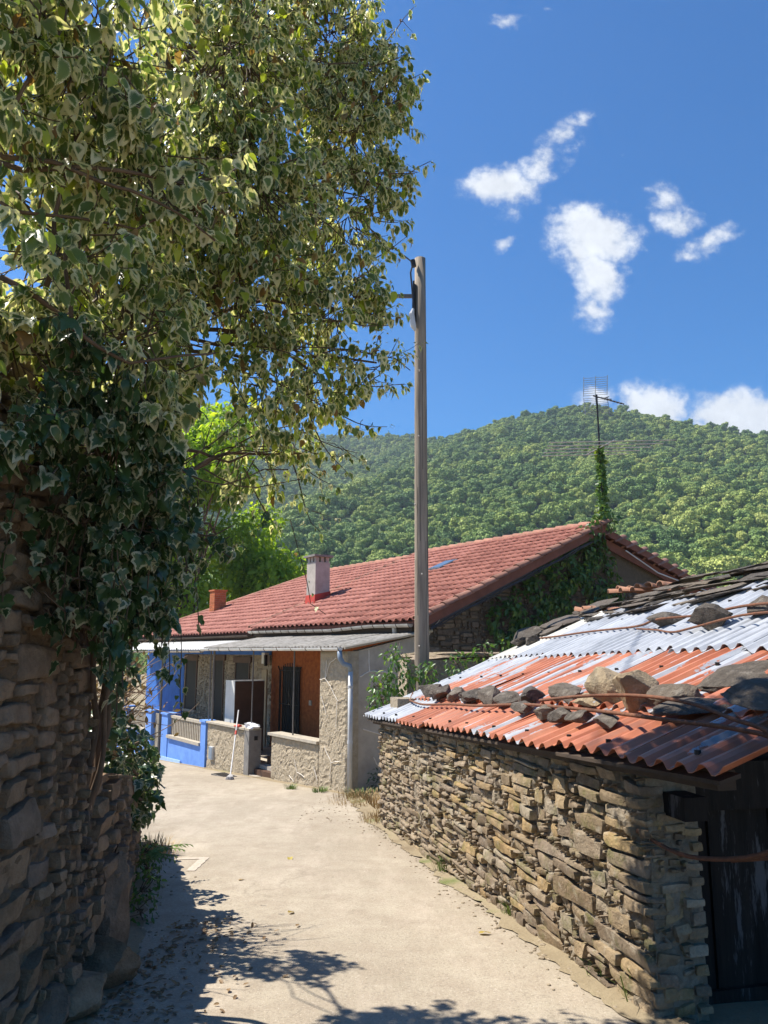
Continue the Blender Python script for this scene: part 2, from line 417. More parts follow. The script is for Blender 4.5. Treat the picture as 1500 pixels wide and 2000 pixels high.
# ------------------------------------------------------------------ wooded hill
SKYL = [(2300, 1020, 380), (1900, 930, 400), (1500, 862, 420), (1420, 842, 425), (1340, 842, 430), (1260, 834, 430), (1200, 820, 435), (1130, 814, 440), (1060, 818, 450), (1000, 832, 460), (930, 852, 480), (830, 860, 540), (735, 868, 600), (600, 860, 640), (400, 800, 680), (150, 790, 700), (-400, 850, 700)]
SPUR = [(1130, 816, 440), (1010, 850, 410), (900, 895, 370), (760, 935, 315), (660, 975, 270), (585, 1030, 225), (520, 1110, 180)]
def ridge_pts(lst): return [at(x, y - 12, Y) for (x, y, Y) in lst]
RA = ridge_pts(SKYL); RB = ridge_pts(SPUR)
def seg_h(P, pts, slope_near, slope_far):
    best = -1e9
    for p, q in zip(pts[:-1], pts[1:]):
        d = (q - p).xy; t = max(0, min(1, ((P - p.xy).dot(d)) / d.length_squared)); c_ = p.xy + d * t; h = p.z + (q.z - p.z) * t
        dist = (P - c_).length; sl = slope_near if c_.length > P.length else slope_far
        v = h - dist * sl + 0.00002 * dist * dist
        best = max(best, v)
    return best
def hill_h(x, y):
    P = Vector((x, y)); a1 = seg_h(P, RA, .52, .5); b1 = seg_h(P, RB, .45, .55)
    k = 7.0; m = max(a1, b1); h = m + math.log(math.exp((a1 - m) / k) + math.exp((b1 - m) / k)) * k - k * .4
    h += 5.0 * noise.noise(Vector((x * .012, y * .012, .3))) + 2.5 * noise.noise(Vector((x * .035, y * .035, 2)))
    return max(h, -6)
mb = MB(); na, nr_ = 90, 60
def hl(i, j):
    az = R(-52 + 104 * i); D = 95 + 760 * j ** 1.3; x = D * math.sin(az); y = D * math.cos(az)
    return (x, y, hill_h(x, y) if j > 0 else -6)
mb.grid(na, nr_, hl)
Mh = plain('forest_floor', (.09, .13, .045), (.06, .09, .03), .05, .95, 0)
tag(part('hill', mb, Mh, smooth=True), kind='structure')

# crown variants (instanced by the forest)
Mf = Mat('forest_leaves', .75, 0, .25)
oi = Mf.n('ShaderNodeObjectInfo')
mp = Mf.n('ShaderNodeVectorMath', operation='SCALE'); mp.inputs['Scale'].default_value = .014; Mf.l(oi.outputs['Location'], mp.inputs[0])
ln_ = Mf.n('ShaderNodeTexNoise'); ln_.inputs['Scale'].default_value = 1.0; ln_.inputs['Detail'].default_value = 4; Mf.l(mp.outputs[0], ln_.inputs['Vector'])
mixr = Mf.math('ADD', Mf.math('MULTIPLY', oi.outputs['Random'], .55), Mf.math('MULTIPLY', Mf.math('SUBTRACT', ln_.outputs['Fac'], .28), 1.05))
fc = Mf.ramp(mixr, [(.10, (.085, .16, .05)), (.40, (.17, .26, .065)), (.66, (.29, .36, .08)), (.95, (.42, .45, .12))])
lv = Mf.ramp(Mf.attr('rnd'), [(0, .75), (1, 1.3)])
Mf.color(Mf.mix(1.0, fc, lv, 'MULTIPLY'))
def leaf_cloud(name, mat, lobes, nleaf, size, seed, core=None, tris=True):
    """a crown: many small leaf-clump faces over a set of lobes (x,y,z,r)"""
    g = np.random.default_rng(seed); V = []; F = []; RN = []
    wts = np.array([l[3] ** 2 for l in lobes]); wts /= wts.sum()
    idx = g.choice(len(lobes), nleaf, p=wts)
    d = g.normal(size=(nleaf, 3)); d /= np.linalg.norm(d, axis=1, keepdims=True)
    L = np.array(lobes)[idx]; rr = L[:, 3] * (1 - .45 * g.random(nleaf) ** 2.2)
    P = L[:, :3] + d * rr[:, None] * np.array([1, 1, .85])
    n_ = d + g.normal(size=(nleaf, 3)) * .55 + np.array([0, 0, .25]); n_ /= np.linalg.norm(n_, axis=1, keepdims=True)
    t_ = np.cross(n_, g.normal(size=(nleaf, 3))); t_ /= np.linalg.norm(t_, axis=1, keepdims=True); b_ = np.cross(n_, t_)
    sz = size * g.uniform(.55, 1.35, nleaf)
    c4 = np.array([(-.5, -.15), (.1, -.5), (.55, .1), (-.05, .5)])
    Q = P[:, None, :] + t_[:, None, :] * (c4[None, :, 0:1] * sz[:, None, None]) + b_[:, None, :] * (c4[None, :, 1:2] * sz[:, None, None]) * .8
    Q[:, 0] += n_ * (sz * .12)[:, None]; Q[:, 2] -= n_ * (sz * .12)[:, None]
    V = Q.reshape(-1, 3); RN = np.repeat(g.random(nleaf), 4)
    F = np.arange(nleaf * 4).reshape(-1, 4)
    me = bpy.data.meshes.new(name); 
    vs = V.tolist(); fs = F.tolist()
    if core:
        tv, tf = ico(2)
        for l in lobes:
            o = len(vs); vs += [(p[0] * l[3] * core + l[0], p[1] * l[3] * core + l[1], p[2] * l[3] * core * .85 + l[2]) for p in tv]; fs += [tuple(i + o for i in f) for f in tf]
        RN = np.concatenate([RN, np.zeros(len(vs) - len(RN))])
    me.from_pydata(vs, [], fs); me.materials.append(mat)
    at_ = me.attributes.new('rnd', 'FLOAT', 'POINT'); at_.data.foreach_set('value', RN.astype(np.float32)); me.update()
    return me
crowns = bpy.data.collections.new('crown_library')
for i in range(6):
    r = random.Random(40 + i); lobes = [(0, 0, 3.6, 2.5)]
    for k in range(8):
        a_ = k * .8 + r.uniform(-.4, .4); rad = r.uniform(1.2, 2.4); lobes.append((math.cos(a_) * rad, math.sin(a_) * rad, r.uniform(2.2, 5.4), r.uniform(1.1, 1.9)))
    me = leaf_cloud('crown', Mf.m, lobes, 2300, .55, 70 + i, core=.76)
    crowns.objects.link(bpy.data.objects.new('crown', me))
pts = []; scl = []
g = random.Random(9)
Dn = 105
while Dn < 760:
    step = 3.3 + Dn * .0018; n_az = int(R(100) * Dn / step)
    for k in range(n_az):
        az = R(-50) + R(100) * (k + g.uniform(0, 1)) / n_az; D = Dn + g.uniform(-.5, .5) * step
        x = D * math.sin(az); y = D * math.cos(az); h = hill_h(x, y)
        if h < -3 and D < 115: continue
        e = hill_h(x + 6, y) ; 
        pts.append((x, y, h - .6)); scl.append(g.uniform(.40, .80) * (1.45 if g.random() < .10 else 1))
    Dn += step * .92
me = bpy.data.meshes.new('forest'); me.from_pydata(pts, [], [])
at_ = me.attributes.new('scl', 'FLOAT', 'POINT'); at_.data.foreach_set('value', np.array(scl, np.float32))
forest = link('forest', me); tag(forest, 'dense green broadleaf forest covering the hillside', 'forest', kind='stuff')
ng = bpy.data.node_groups.new('forest_nodes', 'GeometryNodeTree')
ng.interface.new_socket('Geometry', in_out='INPUT', socket_type='NodeSocketGeometry'); ng.interface.new_socket('Geometry', in_out='OUTPUT', socket_type='NodeSocketGeometry')
gi = ng.nodes.new('NodeGroupInput'); go = ng.nodes.new('NodeGroupOutput'); iop = ng.nodes.new('GeometryNodeInstanceOnPoints'); ci = ng.nodes.new('GeometryNodeCollectionInfo')
ci.inputs['Collection'].default_value = crowns; ci.inputs['Separate Children'].default_value = True; ci.inputs['Reset Children'].default_value = True
iop.inputs['Pick Instance'].default_value = True
rv = ng.nodes.new('FunctionNodeRandomValue'); rv.data_type = 'FLOAT_VECTOR'; rv.inputs[0].default_value = (-.12, -.12, 0); rv.inputs[1].default_value = (.12, .12, 6.28)
ri = ng.nodes.new('FunctionNodeRandomValue'); ri.data_type = 'INT'; ri.inputs[4].default_value = 0; ri.inputs[5].default_value = 5; ri.inputs['Seed'].default_value = 3
na_ = ng.nodes.new('GeometryNodeInputNamedAttribute'); na_.data_type = 'FLOAT'; na_.inputs['Name'].default_value = 'scl'
ng.links.new(gi.outputs[0], iop.inputs['Points']); ng.links.new(ci.outputs[0], iop.inputs['Instance']); ng.links.new(rv.outputs[0], iop.inputs['Rotation'])
ng.links.new(ri.outputs[2], iop.inputs['Instance Index']); ng.links.new(na_.outputs['Attribute'], iop.inputs['Scale']); ng.links.new(iop.outputs[0], go.inputs[0])
md = forest.modifiers.new('trees', 'NODES'); md.node_group = ng

# ================================================================== HOUSES (local frame: x into the house, y along the front away from camera)
HROT = math.atan2(.575, .818)
m_render = Mat('textured_render', .95)
rn = m_render.noise(9, 6, .7); vo = m_render.n('ShaderNodeTexVoronoi', feature='DISTANCE_TO_EDGE'); vo.inputs['Scale'].default_value = 16
wv = m_render.n('ShaderNodeVectorMath', operation='ADD'); m_render.l(m_render.tc.outputs['Object'], wv.inputs[0])
nz = m_render.n('ShaderNodeTexNoise'); nz.inputs['Scale'].default_value = 7; m_render.l(m_render.tc.outputs['Object'], nz.inputs['Vector']); m_render.l(nz.outputs['Color'], wv.inputs[1]); m_render.l(wv.outputs[0], vo.inputs['Vector'])
m_render.color(m_render.ramp(rn, [(.3, (.34, .275, .185)), (.7, (.50, .415, .30))]))
m_render.bump(m_render.math('ADD', m_render.math('MULTIPLY', vo.outputs['Distance'], 1.6), m_render.math('MULTIPLY', m_render.noise(28, 5, .7),   .5)), .6, .02)
m_render = m_render.m
m_sidewall = plain('grey_cement', (.50, .435, .355), (.34, .295, .24), 2.5, .93, .5, 22)
m_grout = plain('pale_grout', (.78, .72, .63), (.62, .57, .5), 20, .9, .2)
m_sill = plain('sill_concrete', (.46, .41, .33), (.36, .31, .24), 10, .85, .3)
m_pier = plain('pier_concrete', (.25, .235, .215), (.18, .165, .15), 6, .9, .4)
m_orange = plain('orange_stucco', (.44, .135, .035), (.24, .065, .02), 9, .85, .5, 26)
m_blue = plain('blue_paint', (.055, .19, .60), (.04, .145, .48), 3, .7, .25, 30)
m_bluelight = plain('blue_fence_paint', (.17, .335, .76), (.12, .255, .64), 3, .75, .3, 35)
m_bluepale = plain('pale_blue_kerb', (.42, .58, .82), (.30, .45, .72), 8, .8, .2)
m_dark = plain('dark_opening', (.012, .011, .010), (.02, .018, .015), 5, .6, 0)
m_iron = plain('black_iron', (.02, .019, .018), (.03, .026, .022), 20, .5, .1)
m_post = plain('grey_steel', (.16, .15, .14), (.11, .10, .09), 15, .5, .1)
m_gutter = plain('weathered_gutter', (.50, .47, .42), (.33, .29, .24), 6, .6, .1, stretch=(1, .5, 1))
m_white = plain('white_metal', (.75, .75, .73), (.62, .62, .60), 4, .4, .05)
m_pvc = plain('grey_pvc', (.55, .56, .57), (.42, .42, .42), 3, .45, .05)
m_bluegrey = plain('blue_grey_pvc', (.22, .27, .33), (.16, .20, .25), 5, .5, .05)
m_fibro = plain('fibre_cement', (.33, .31, .28), (.16, .145, .125), 7, .95, .5, 40)
m_whitesheet = plain('pale_sheet', (.62, .62, .60), (.48, .47, .45), 4, .6, .2)
m_brown = plain('brown_board', (.105, .055, .034), (.07, .036, .022), 3, .55, .1)
m_paleboard = plain('pale_plywood', (.44, .34, .21), (.36, .27, .16), 3, .7, .1, stretch=(1, 1, .15))
m_wood = plain('dark_timber', (.085, .06, .042), (.05, .035, .025), 5, .85, .4, 30, stretch=(1, .15, 1))
m_barge = plain('red_brown_barge', (.20, .075, .05), (.13, .05, .035), 5, .8, .3)
m_bargeblue = plain('slate_blue_board', (.075, .085, .12), (.05, .055, .08), 5, .7, .2)
m_cable = plain('black_cable', (.03, .03, .034), (.05, .05, .055), 9, .5, 0)
Mt = Mat('red_roof_tile', .82, 0, .25)
tn = Mt.noise(5, 5, .65, coord='Object'); tr_ = Mt.orand()
tcx = Mt.mix(tr_, (.25, .085, .06), (.40, .155, .11))
tcx = Mt.mix(Mt.ramp(tn, [(.45, 0), (.75, .5)]), tcx, (.17, .095, .08))
Mt.color(tcx); Mt.bump(Mt.noise(40, 4, .6), .25, .004); m_tile = Mt.m
Mt2 = Mat('red_roof_tile_far', .82, 0, .25)
ra = Mt2.attr('rnd'); t2 = Mt2.mix(ra, (.28, .10, .075), (.44, .185, .14))
t2 = Mt2.mix(Mt2.ramp(Mt2.noise(1.5, 6, .7), [(.5, 0), (.75, .4)]), t2, (.22, .09, .07)); Mt2.color(t2); m_tile2 = Mt2.m
m_vtile = plain('weathered_verge_tile', (.37, .17, .115), (.16, .10, .08), 7, .9, .5, 30, vary=.4)
m_ctile = plain('old_clay_tile', (.42, .20, .12), (.20, .12, .08), 9, .9, .4, 30, vary=.5)
stone_house = stone_mat('gable_stone', [(.16, .12, .09), (.22, .165, .12), (.13, .105, .085), (.20, .15, .10), (.26, .20, .15)], bump=.8, scale=12)
stone_porch = stone_mat('pale_house_stone', [(.32, .26, .18), (.40, .33, .24), (.28, .23, .165), (.36, .31, .24)], bump=.6, scale=10, dirt=.3)
m_mortar_dark = plain('dark_mortar', (.12, .095, .07), (.075, .06, .045), 12, .95, .8, 30, dist=.03)
m_mortar_pale = plain('pale_mortar', (.40, .34, .25), (.30, .25, .18), 12, .95, .6, 30)
m_brick = plain('orange_brick', (.50, .17, .07), (.36, .11, .045), 14, .85, .4, 40, vary=.35)
m_chim = plain('chimney_render', (.46, .42, .375), (.33, .30, .265), 4, .9, .3)
m_redpaint = plain('red_flashing_paint', (.50, .06, .04), (.38, .045, .03), 6, .7, .1)
m_glass = Mat('skylight_glass', .15, 0, .6); m_glass.color((.10, .13, .17)); m_glass = m_glass.m
m_lead = plain('lead_frame', (.10, .105, .115), (.07, .07, .08), 8, .5, .1)

SL = .427; ANG = math.atan(SL); T0 = 1.50; ZE = 2.24; TR = 7.45   # eave line, ridge line
def roof_z(t): return ZE + (t - T0) * SL
GB = lambda s: gz(0, 14.816 + .818 * s)                            # ground at the front
# ---------- right house: rendered porch, orange wall, red tiled roof
hA = thing('village_house', 'low red tiled house with stone gable, orange wall and rendered grey porch', 'house', HC, HROT)
def P(name, mb, mat, parent=hA, smooth=False): return part(name, mb, mat, parent, smooth)
# front: column, low walls, end pier, sills
def relief_box(x0, x1, y0, y1, z0, z1, amp=.012):
    mb = MB(); mb.box(x0 + .02, x1, y0, y1, z0, z1); ny_, nz_ = int((y1 - y0) / .022), int((z1 - z0) / .022)
    def f(i, j):
        y = y0 + (y1 - y0) * i; z = z0 + (z1 - z0) * j; p = Vector((y * 7, z * 7, 3)); e = min(1, min(i, 1 - i) * ny_ / 2, min(j, 1 - j) * nz_ / 2)
        d = 1 - abs(noise.noise(p + Vector(noise.noise_vector(p * .6)) * 1.3)) * 2.4; d2 = noise.noise(Vector((y * 26, z * 26, 1)))
        return (x0 + .02 - e * (.018 + amp * max(d, -.4) + .007 * d2), y, z)
    mb.grid(ny_, nz_, f); mb.f = [q[::-1] if k >= 6 else q for k, q in enumerate(mb.f)]; return mb
mb = relief_box(0, .26, 0, 1.03, -1.3, 1.63); P('column', mb, m_render)
mb = relief_box(.02, .24, 1.032, 3.10, -1.5, -.17); P('parapet', mb, m_render)
mb = MB(); mb.box(-.05, .29, 1.032, 3.14, -.168, -.115); P('sill', mb, m_sill)
mb = relief_box(.02, .24, 4.14, 6.66, -1.6, -.17); wL = P('parapet', mb, m_render)
mb = MB(); mb.box(-.04, .28, 4.10, 6.62, -.168, -.125); P('sill', mb, m_sill)
mb = MB(); mb.box(-.004, .27, 4.08, 4.138, -1.6, -.17); mb.box(-.034, .016, 4.09, 4.34, -1.6, -.169); P('pier', mb, m_pier)
mb = MB(); mb.box(.09, .17, 4.06, 4.078, -.38, -.29); P('letter_slot', mb, m_dark)
mb = MB(); mb.box(-.035, .018, 6.16, 6.40, -1.03, -.72); mbx = P('meter_box', mb, m_pvc)
mb = MB(); mb.box(-.043, -.034, 6.18, 6.38, -1.01, -.74); P('meter_door', mb, m_bluegrey, mbx)
# side wall towards the camera with pale crazy-paving joints
mb = MB(); mb.hexa([(.262, .02, -1.4), (2.0, .02, -1.4), (2.0, .24, -1.4), (.262, .24, -1.4), (.262, .02, 1.64), (2.0, .02, 2.0), (2.0, .24, 2.0), (.262, .24, 1.64)])
sw = P('side_wall', mb, m_sidewall)
JN = [[(.30, 1.15), (.52, 1.25), (.95, 1.22), (1.1, 1.5)], [(.95, 1.22), (.94, .55), (.40, .58)], [(.94, .55), (1.10, .30), (1.02, -.02), (.38, .18)],
      [(1.10, .30), (1.75, .30)], [(1.26, .30), (1.26, .86), (1.0, .95)], [(1.26, .86), (1.62, .80), (1.68, .30)], [(1.1, 1.5), (1.25, 1.8)], [(1.1, 1.5), (1.55, 1.25), (1.9, 1.6)],
      [(.52, 1.25), (.50, 1.65)], [(1.62, .80), (1.95, 1.1)], [(.62, -.35), (.78, -.62), (1.05, -.2)], [(.78, -.62), (.80, -.9)], [(1.55, 1.25), (1.45, .9)]]
def joints(name, lists, fn, parent, w=.012):
    for L in lists:
        mb = MB()
        for p, q in zip(L[:-1], L[1:]):
            n_ = 4; pts = [fn(p[0] + (q[0] - p[0]) * i / n_ + rng.uniform(-.008, .008), p[1] + (q[1] - p[1]) * i / n_ + rng.uniform(-.008, .008)) for i in range(n_ + 1)]
            mb.tube(pts, w, 5)
        part(name, mb, m_grout, parent)
joints('grout_line', JN, lambda t, z: (t, .017, z), sw)
JC = [[(.72, 1.45), (.76, 1.1), (.55, .95), (.3, .7), (.08, .78)], [(.76, 1.1), (.98, 1.08)], [(.76, 1.1), (.6, 1.4), (.35, 1.5)], [(.3, .7), (.35, .2)], [(.9, .75), (.72, .45)],
      [(2.0, -.55), (1.85, -.8), (2.0, -1.0), (2.2, -.9)], [(1.85, -.8), (1.55, -.85)], [(.75, -.2), (.5, -.45), (.2, -.4)], [(.5, -.45), (.55, -.75)], [(1.2, -.6), (1.05, -.85)]]
colm = [o for o in hA.children if o.name.startswith('column')][0]
joints('grout_line', JC, lambda s, z: (-.022 if s < 1.03 else -.002, s, z), colm, .007)
# porch floor, step, back wall (orange), door grille
mb = MB(); mb.box(.25, 2.0, .25, 6.9, -1.6, -.92); mb.box(-.02, .25, 3.10, 4.08, -1.6, -1.12); P('porch_floor', mb, m_sidewall)
mb = MB(); mb.box(.10, .42, 3.12, 4.06, -1.12, -1.0); mb.box(.42, .75, 3.12, 4.06, -.92, -.74); P('step', mb, m_brown)
mb = MB(); mb.box(2.0, 2.2, .51, 7.05, -1.5, 2.35); ow = P('wall', mb, m_orange)
mb = MB(); mb.box(1.985, 1.998, 5.40, 6.34, -.9, 1.22); dr = P('door', mb, m_dark)
mb = MB()
for k in range(9): mb.tube([(1.93, 5.36 + k * .125, -.62), (1.93, 5.36 + k * .125, 1.2 + .12 * math.sin(k / 8 * math.pi))], .012, 5)
for z in (-.6, .25, 1.12): mb.tube([(1.93, 5.30, z), (1.93, 6.42, z)], .014, 5)
for e in (5.33, 6.40): mb.tube([(1.92, e, -.62), (1.92, e, 1.1), (1.92, e + (.1 if e > 6 else -.1), 1.22)], .02, 5)
P('grille', mb, m_iron, dr)
mb = MB(); mb.box(1.97, 1.999, 4.78, 4.90, .28, .40); P('switch_box', mb, m_sill, ow)
# posts
for s, x, r_ in ((2.32, .13, .018), (4.32, .13, .018), (6.62, .12, .03), (6.84, .12, .018)):
    mb = MB(); mb.tube([(x, s, -.12), (x, s, 1.66)], r_, 8); P('post', mb, m_post)
# porch roof: corrugated fibre cement sheets, gutter, downpipe
def corr_sheet(u0, u1, v0, v1, zf, pitch, amp, nv=2, trap=False, thick=.006, axis='y', jit=0.0, seed=0):
    """u across the flutes, v along them; zf(u,v) height"""
    r = random.Random(seed); per = 6; n_ = max(per, int((u1 - u0) / pitch * per)); mb = MB()
    def prof(u):
        ph = (u / pitch) % 1.0
        if trap:
            k = [0, 1, 1, 1, 0, 0]; 
            x = ph * 6; i = int(x) % 6; f = x - int(x); pr = [0, 0, .0, 1, 1, 1, 0]
            tri = abs(ph - .5) * 2; return amp * max(0, min(1, (tri - .28) / .44))
        return amp * (.5 + .5 * math.cos(2 * math.pi * ph))
    vs = []
    for side in (0, 1):
        for j in range(nv + 1):
            v = v0 + (v1 - v0) * j / nv
            for i in range(n_ + 1):
                u = u0 + (u1 - u0) * i / n_
                z = zf(u, v) + prof(u) - side * thick + (jit * noise.noise(Vector((u * 1.3 + seed, v * 1.3, seed))) if jit else 0)
                vs.append((v, u, z) if axis == 'y' else (u, v, z))
    W_ = n_ + 1; fs = []; N1 = (nv + 1) * W_
    for j in range(nv):
        for i in range(n_):
            q = (j * W_ + i, j * W_ + i + 1, (j + 1) * W_ + i + 1, (j + 1) * W_ + i)
            if axis == 'y': q = q[::-1]
            fs.append(q); fs.append(tuple(x + N1 for x in q[::-1]))
    for i in range(n_):
        for j in (0, nv): q = (j * W_ + i, j * W_ + i + 1, j * W_ + i + 1 + N1, j * W_ + i + N1); fs.append(q if (j == 0) == (axis == 'y') else q[::-1])
    for j in range(nv):
        for i in (0, n_): fs.append((j * W_ + i, (j + 1) * W_ + i, (j + 1) * W_ + i + N1, j * W_ + i + N1))
    mb.add(vs, fs); return mb
for k in range(7):
    s0 = -.08 + k * .97
    P('porch_sheet', corr_sheet(s0, s0 + 1.0, -.16, 1.96, lambda u, v, k=k: 1.70 + (v + .16) * .165 + .004 * (k % 2), .146, .032, 4, axis='y', jit=.012, seed=k), m_fibro, smooth=True)
mb = MB(); mb.tube([(-.13, -.10, 1.695), (.9, -.10, 1.865), (1.98, -.10, 2.04)], .035, 6); P('verge_trim', mb, m_sill)
def gutter(pts, r_, mat, parent, strap=.55, seed=0):
    mb = MB(); n_ = 7
    for i in range(len(pts) - 1):
        p, q = Vector(pts[i]), Vector(pts[i + 1])
        for j in range(n_):
            a0 = math.pi * (1 + j / n_); a1 = math.pi * (1 + (j + 1) / n_)
            for rr, fl in ((r_, 0), (r_ * .86, 1)):
                quad = [p + Vector((math.cos(a0) * rr, 0, math.sin(a0) * rr)), p + Vector((math.cos(a1) * rr, 0, math.sin(a1) * rr)), q + Vector((math.cos(a1) * rr, 0, math.sin(a1) * rr)), q + Vector((math.cos(a0) * rr, 0, math.sin(a0) * rr))]
                mb.add(quad, [(0, 1, 2, 3) if fl else (3, 2, 1, 0)])
    for e, d in ((pts[0], 1), (pts[-1], -1)):
        mb.add([Vector(e) + Vector((math.cos(math.pi * (1 + j / n_)) * r_, 0, math.sin(math.pi * (1 + j / n_)) * r_)) for j in range(n_ + 1)], [tuple(range(n_ + 1))])
    go_ = part('gutter', mb, mat, parent)
    tot = pts[-1][1] - pts[0][1]; k = abs(tot) / strap
    for i in range(int(k) + 1):
        f = i / k; y = pts[0][1] + tot * f
        for p, q in zip(pts[:-1], pts[1:]):
            if min(p[1], q[1]) <= y <= max(p[1], q[1]):
                f2 = (y - p[1]) / (q[1] - p[1]); c_ = Vector(p).lerp(Vector(q), f2); break
        mb = MB(); mb.tube([c_ + Vector((math.cos(math.pi * (1 + j / 6)) * (r_ + .006), 0, math.sin(math.pi * (1 + j / 6)) * (r_ + .006))) for j in range(7)], .006, 4)
        part('gutter_strap', mb, m_wood, go_)
    return go_
gutter([(-.19, -.06, 1.70), (-.19, 6.72, 1.69)], .062, m_white, hA, .62)
mb = MB(); mb.tube([(-.19, -.03, 1.63), (-.19, -.05, 1.50), (-.14, -.09, 1.40), (-.02, -.12, 1.36), (.0, -.12, 1.26)], .048, 10); dp0 = P('downpipe_bend', mb, m_bluegrey, smooth=True)
mb = MB(); mb.tube([(0, -.12, 1.27), (0, -.12, -1.0)], .045, 12); dp = P('downpipe', mb, m_pvc, smooth=True)
for z in (.95, -.05): 
    mb = MB(); mb.tube([(0, -.12, z), (0, -.12, z + .05)], .051, 12); P('pipe_clip', mb, m_pvc, dp)
# main walls behind the porch, gable of stone, fascia
mb = MB(); mb.box(2.0, 11.6, .26, .5, -1.4, 1.9); mb.add([(2.0, .26, 1.9), (11.6, .26, 1.9), (11.6, .26, 3.45), (TR, .26, roof_z(TR) - .18), (2.0, .26, 2.25), (2.0, .5, 1.9), (11.6, .5, 1.9), (11.6, .5, 3.45), (TR, .5, roof_z(TR) - .18), (2.0, .5, 2.25)],
    [(0, 1, 2, 3, 4), (9, 8, 7, 6, 5), (1, 6, 7, 2), (2, 7, 8, 3), (3, 8, 9, 4), (4, 9, 5, 0)]); gw = P('gable_wall', mb, m_mortar_dark)
gtop = lambda u: min(roof_z(u + 2.0) - .22, roof_z(TR) - .25 - (u + 2 - TR) * .29 if u + 2 > TR else 9)
st = rubble(9.4, gtop, (.22, .55), (.08, .17), 21, bottom=lambda u: .55)
# gable stones: local x along the gable (house x), facing -y
wall_stones(gw, st, stone_house, 31, .008, (.02, .06), .05, 3, .012, frame=Matrix.Translation((2.0, .26, 0)), rank=lambda q: q[0])
mb = MB(); mb.box(1.55, 1.62, .0, 7.3, 2.02, 2.24); P('fascia_board', mb, m_wood)
mb = MB(); mb.box(1.62, 2.2, -.25, 7.3, 2.12, 2.16); P('soffit', mb, m_wood)
mb = MB(); mb.tube([(1.50, .55, 2.15), (1.52, .55, 1.95), (1.60, .55, 1.90)], .055, 8); P('gutter_outlet', mb, m_gutter)
gutter([(1.42, -.12, 2.17), (1.42, 1.3, 2.185), (1.42, 3.0, 2.13), (1.42, 5.0, 2.15), (1.42, 7.3, 2.17)], .07, m_gutter, hA, .42)
# roof deck
mb = MB(); mb.hexa([(T0, -.28, ZE - .11), (TR, -.28, roof_z(TR) - .11), (TR, 7.36, roof_z(TR) - .11), (T0, 7.36, ZE - .11), (T0, -.28, ZE - .02), (TR, -.28, roof_z(TR) - .02), (TR, 7.36, roof_z(TR) - .02), (T0, 7.36, ZE - .02)])
roofA = P('roof', mb, m_barge)
# tile: pan and barrel, raised at its lower edge
def tile_mb(w=.235, Ln=.40, cr=.05):
    prof = [(-.5, .012), (-.36, .0), (-.14, .0), (-.06, .03), (.06, .052), (.2, .06), (.34, .052), (.45, .028), (.5, .012)]
    mb = MB(); vs = []
    for (x, dz) in ((-.02, .046), (Ln, .0)):
        for (py, pz) in prof: vs.append((x, py * w, pz + dz))
    for (py, pz) in prof: vs.append((-.02, py * w, pz + .046 - .024))
    n_ = len(prof); fs = []
    for i in range(n_ - 1):
        fs.append((i, i + n_, i + 1 + n_, i + 1)); fs.append((i + 2 * n_, i, i + 1, i + 1 + 2 * n_))
    mb.add(vs, fs); return mb
tile_me = tile_mb().mesh('tile', m_tile, True)
LS = (TR - T0) / math.cos(ANG); NR = 18; RS = LS / NR
cols = [(-.16 + .235 * k) for k in range(32)]
cells = [(s, r_) for s in cols for r_ in range(NR)]
cells.sort(key=lambda q: q[0] + q[1] * .02)
crng = random.Random(8)
def tile_pos(s, r_, dz=0): d = r_ * RS; return (T0 - .05 + d * math.cos(ANG), s + crng.uniform(-.006, .006), ZE + d * math.sin(ANG) + dz + crng.uniform(-.004, .004) - .02)
for (s, r_) in cells[:300]:
    link('tile', tile_me, roofA, tile_pos(s, r_), (crng.uniform(-.015, .015), -ANG + crng.uniform(-.012, .012), crng.uniform(-.012, .012)))
def tile_field(name, cells, parent, mat, dz=0):
    t0 = tile_mb(); tv = np.array(t0.v); V = []; F = []; RN = []
    for i, (s, r_) in enumerate(cells):
        ca, sa = math.cos(ANG), math.sin(ANG); p = tile_pos(s, r_, dz)
        Q = np.stack([tv[:, 0] * ca - tv[:, 2] * sa + p[0], tv[:, 1] + p[1], tv[:, 0] * sa + tv[:, 2] * ca + p[2]], 1)
        o = len(V) * len(tv); V.append(Q); F += [tuple(q + o for q in f) for f in t0.f]; RN += [crng.random()] * len(tv)
    me = bpy.data.meshes.new(name); me.from_pydata(np.concatenate(V).tolist(), [], F); me.materials.append(mat)
    a_ = me.attributes.new('rnd', 'FLOAT', 'POINT'); a_.data.foreach_set('value', np.array(RN, np.float32))
    me.polygons.foreach_set('use_smooth', [True] * len(me.polygons)); me.update()
    return tag(link(name, me, parent), kind='stuff')
tile_field('far_tiles', cells[300:], roofA, m_tile2)
def barrel_me(name, Ln, r0, r1, mat, n_=8, thick=.018):
    mb = MB(); vs = []
    for x, rr, lift in ((0, r0, .02), (Ln, r1, 0)):
        for q in (rr, rr - thick):
            for i in range(n_ + 1):
                a_ = math.pi * i / n_; vs.append((x, math.cos(a_) * q, math.sin(a_) * q * .8 + lift))
    k = n_ + 1; fs = []
    for i in range(n_):
        fs.append((i, i + 1, i + 1 + 2 * k, i + 2 * k)); fs.append((k + i + 1, k + i, k + i + 2 * k, k + i + 1 + 2 * k)); fs.append((i + 1, i, i + k, i + 1 + k))
    mb.add(vs, fs); return mb.mesh(name, mat, True)
vt = barrel_me('verge_tile', .46, .125, .10, m_vtile)
for k in range(17):
    d = k * .385 - .06; link('verge_tile', vt, roofA, (T0 + d * math.cos(ANG), -.27, ZE + d * math.sin(ANG) + .0), (crng.uniform(-.1, .1), -ANG, crng.uniform(-.03, .03)))
rt_ = barrel_me('ridge_tile', .46, .13, .105, m_vtile)
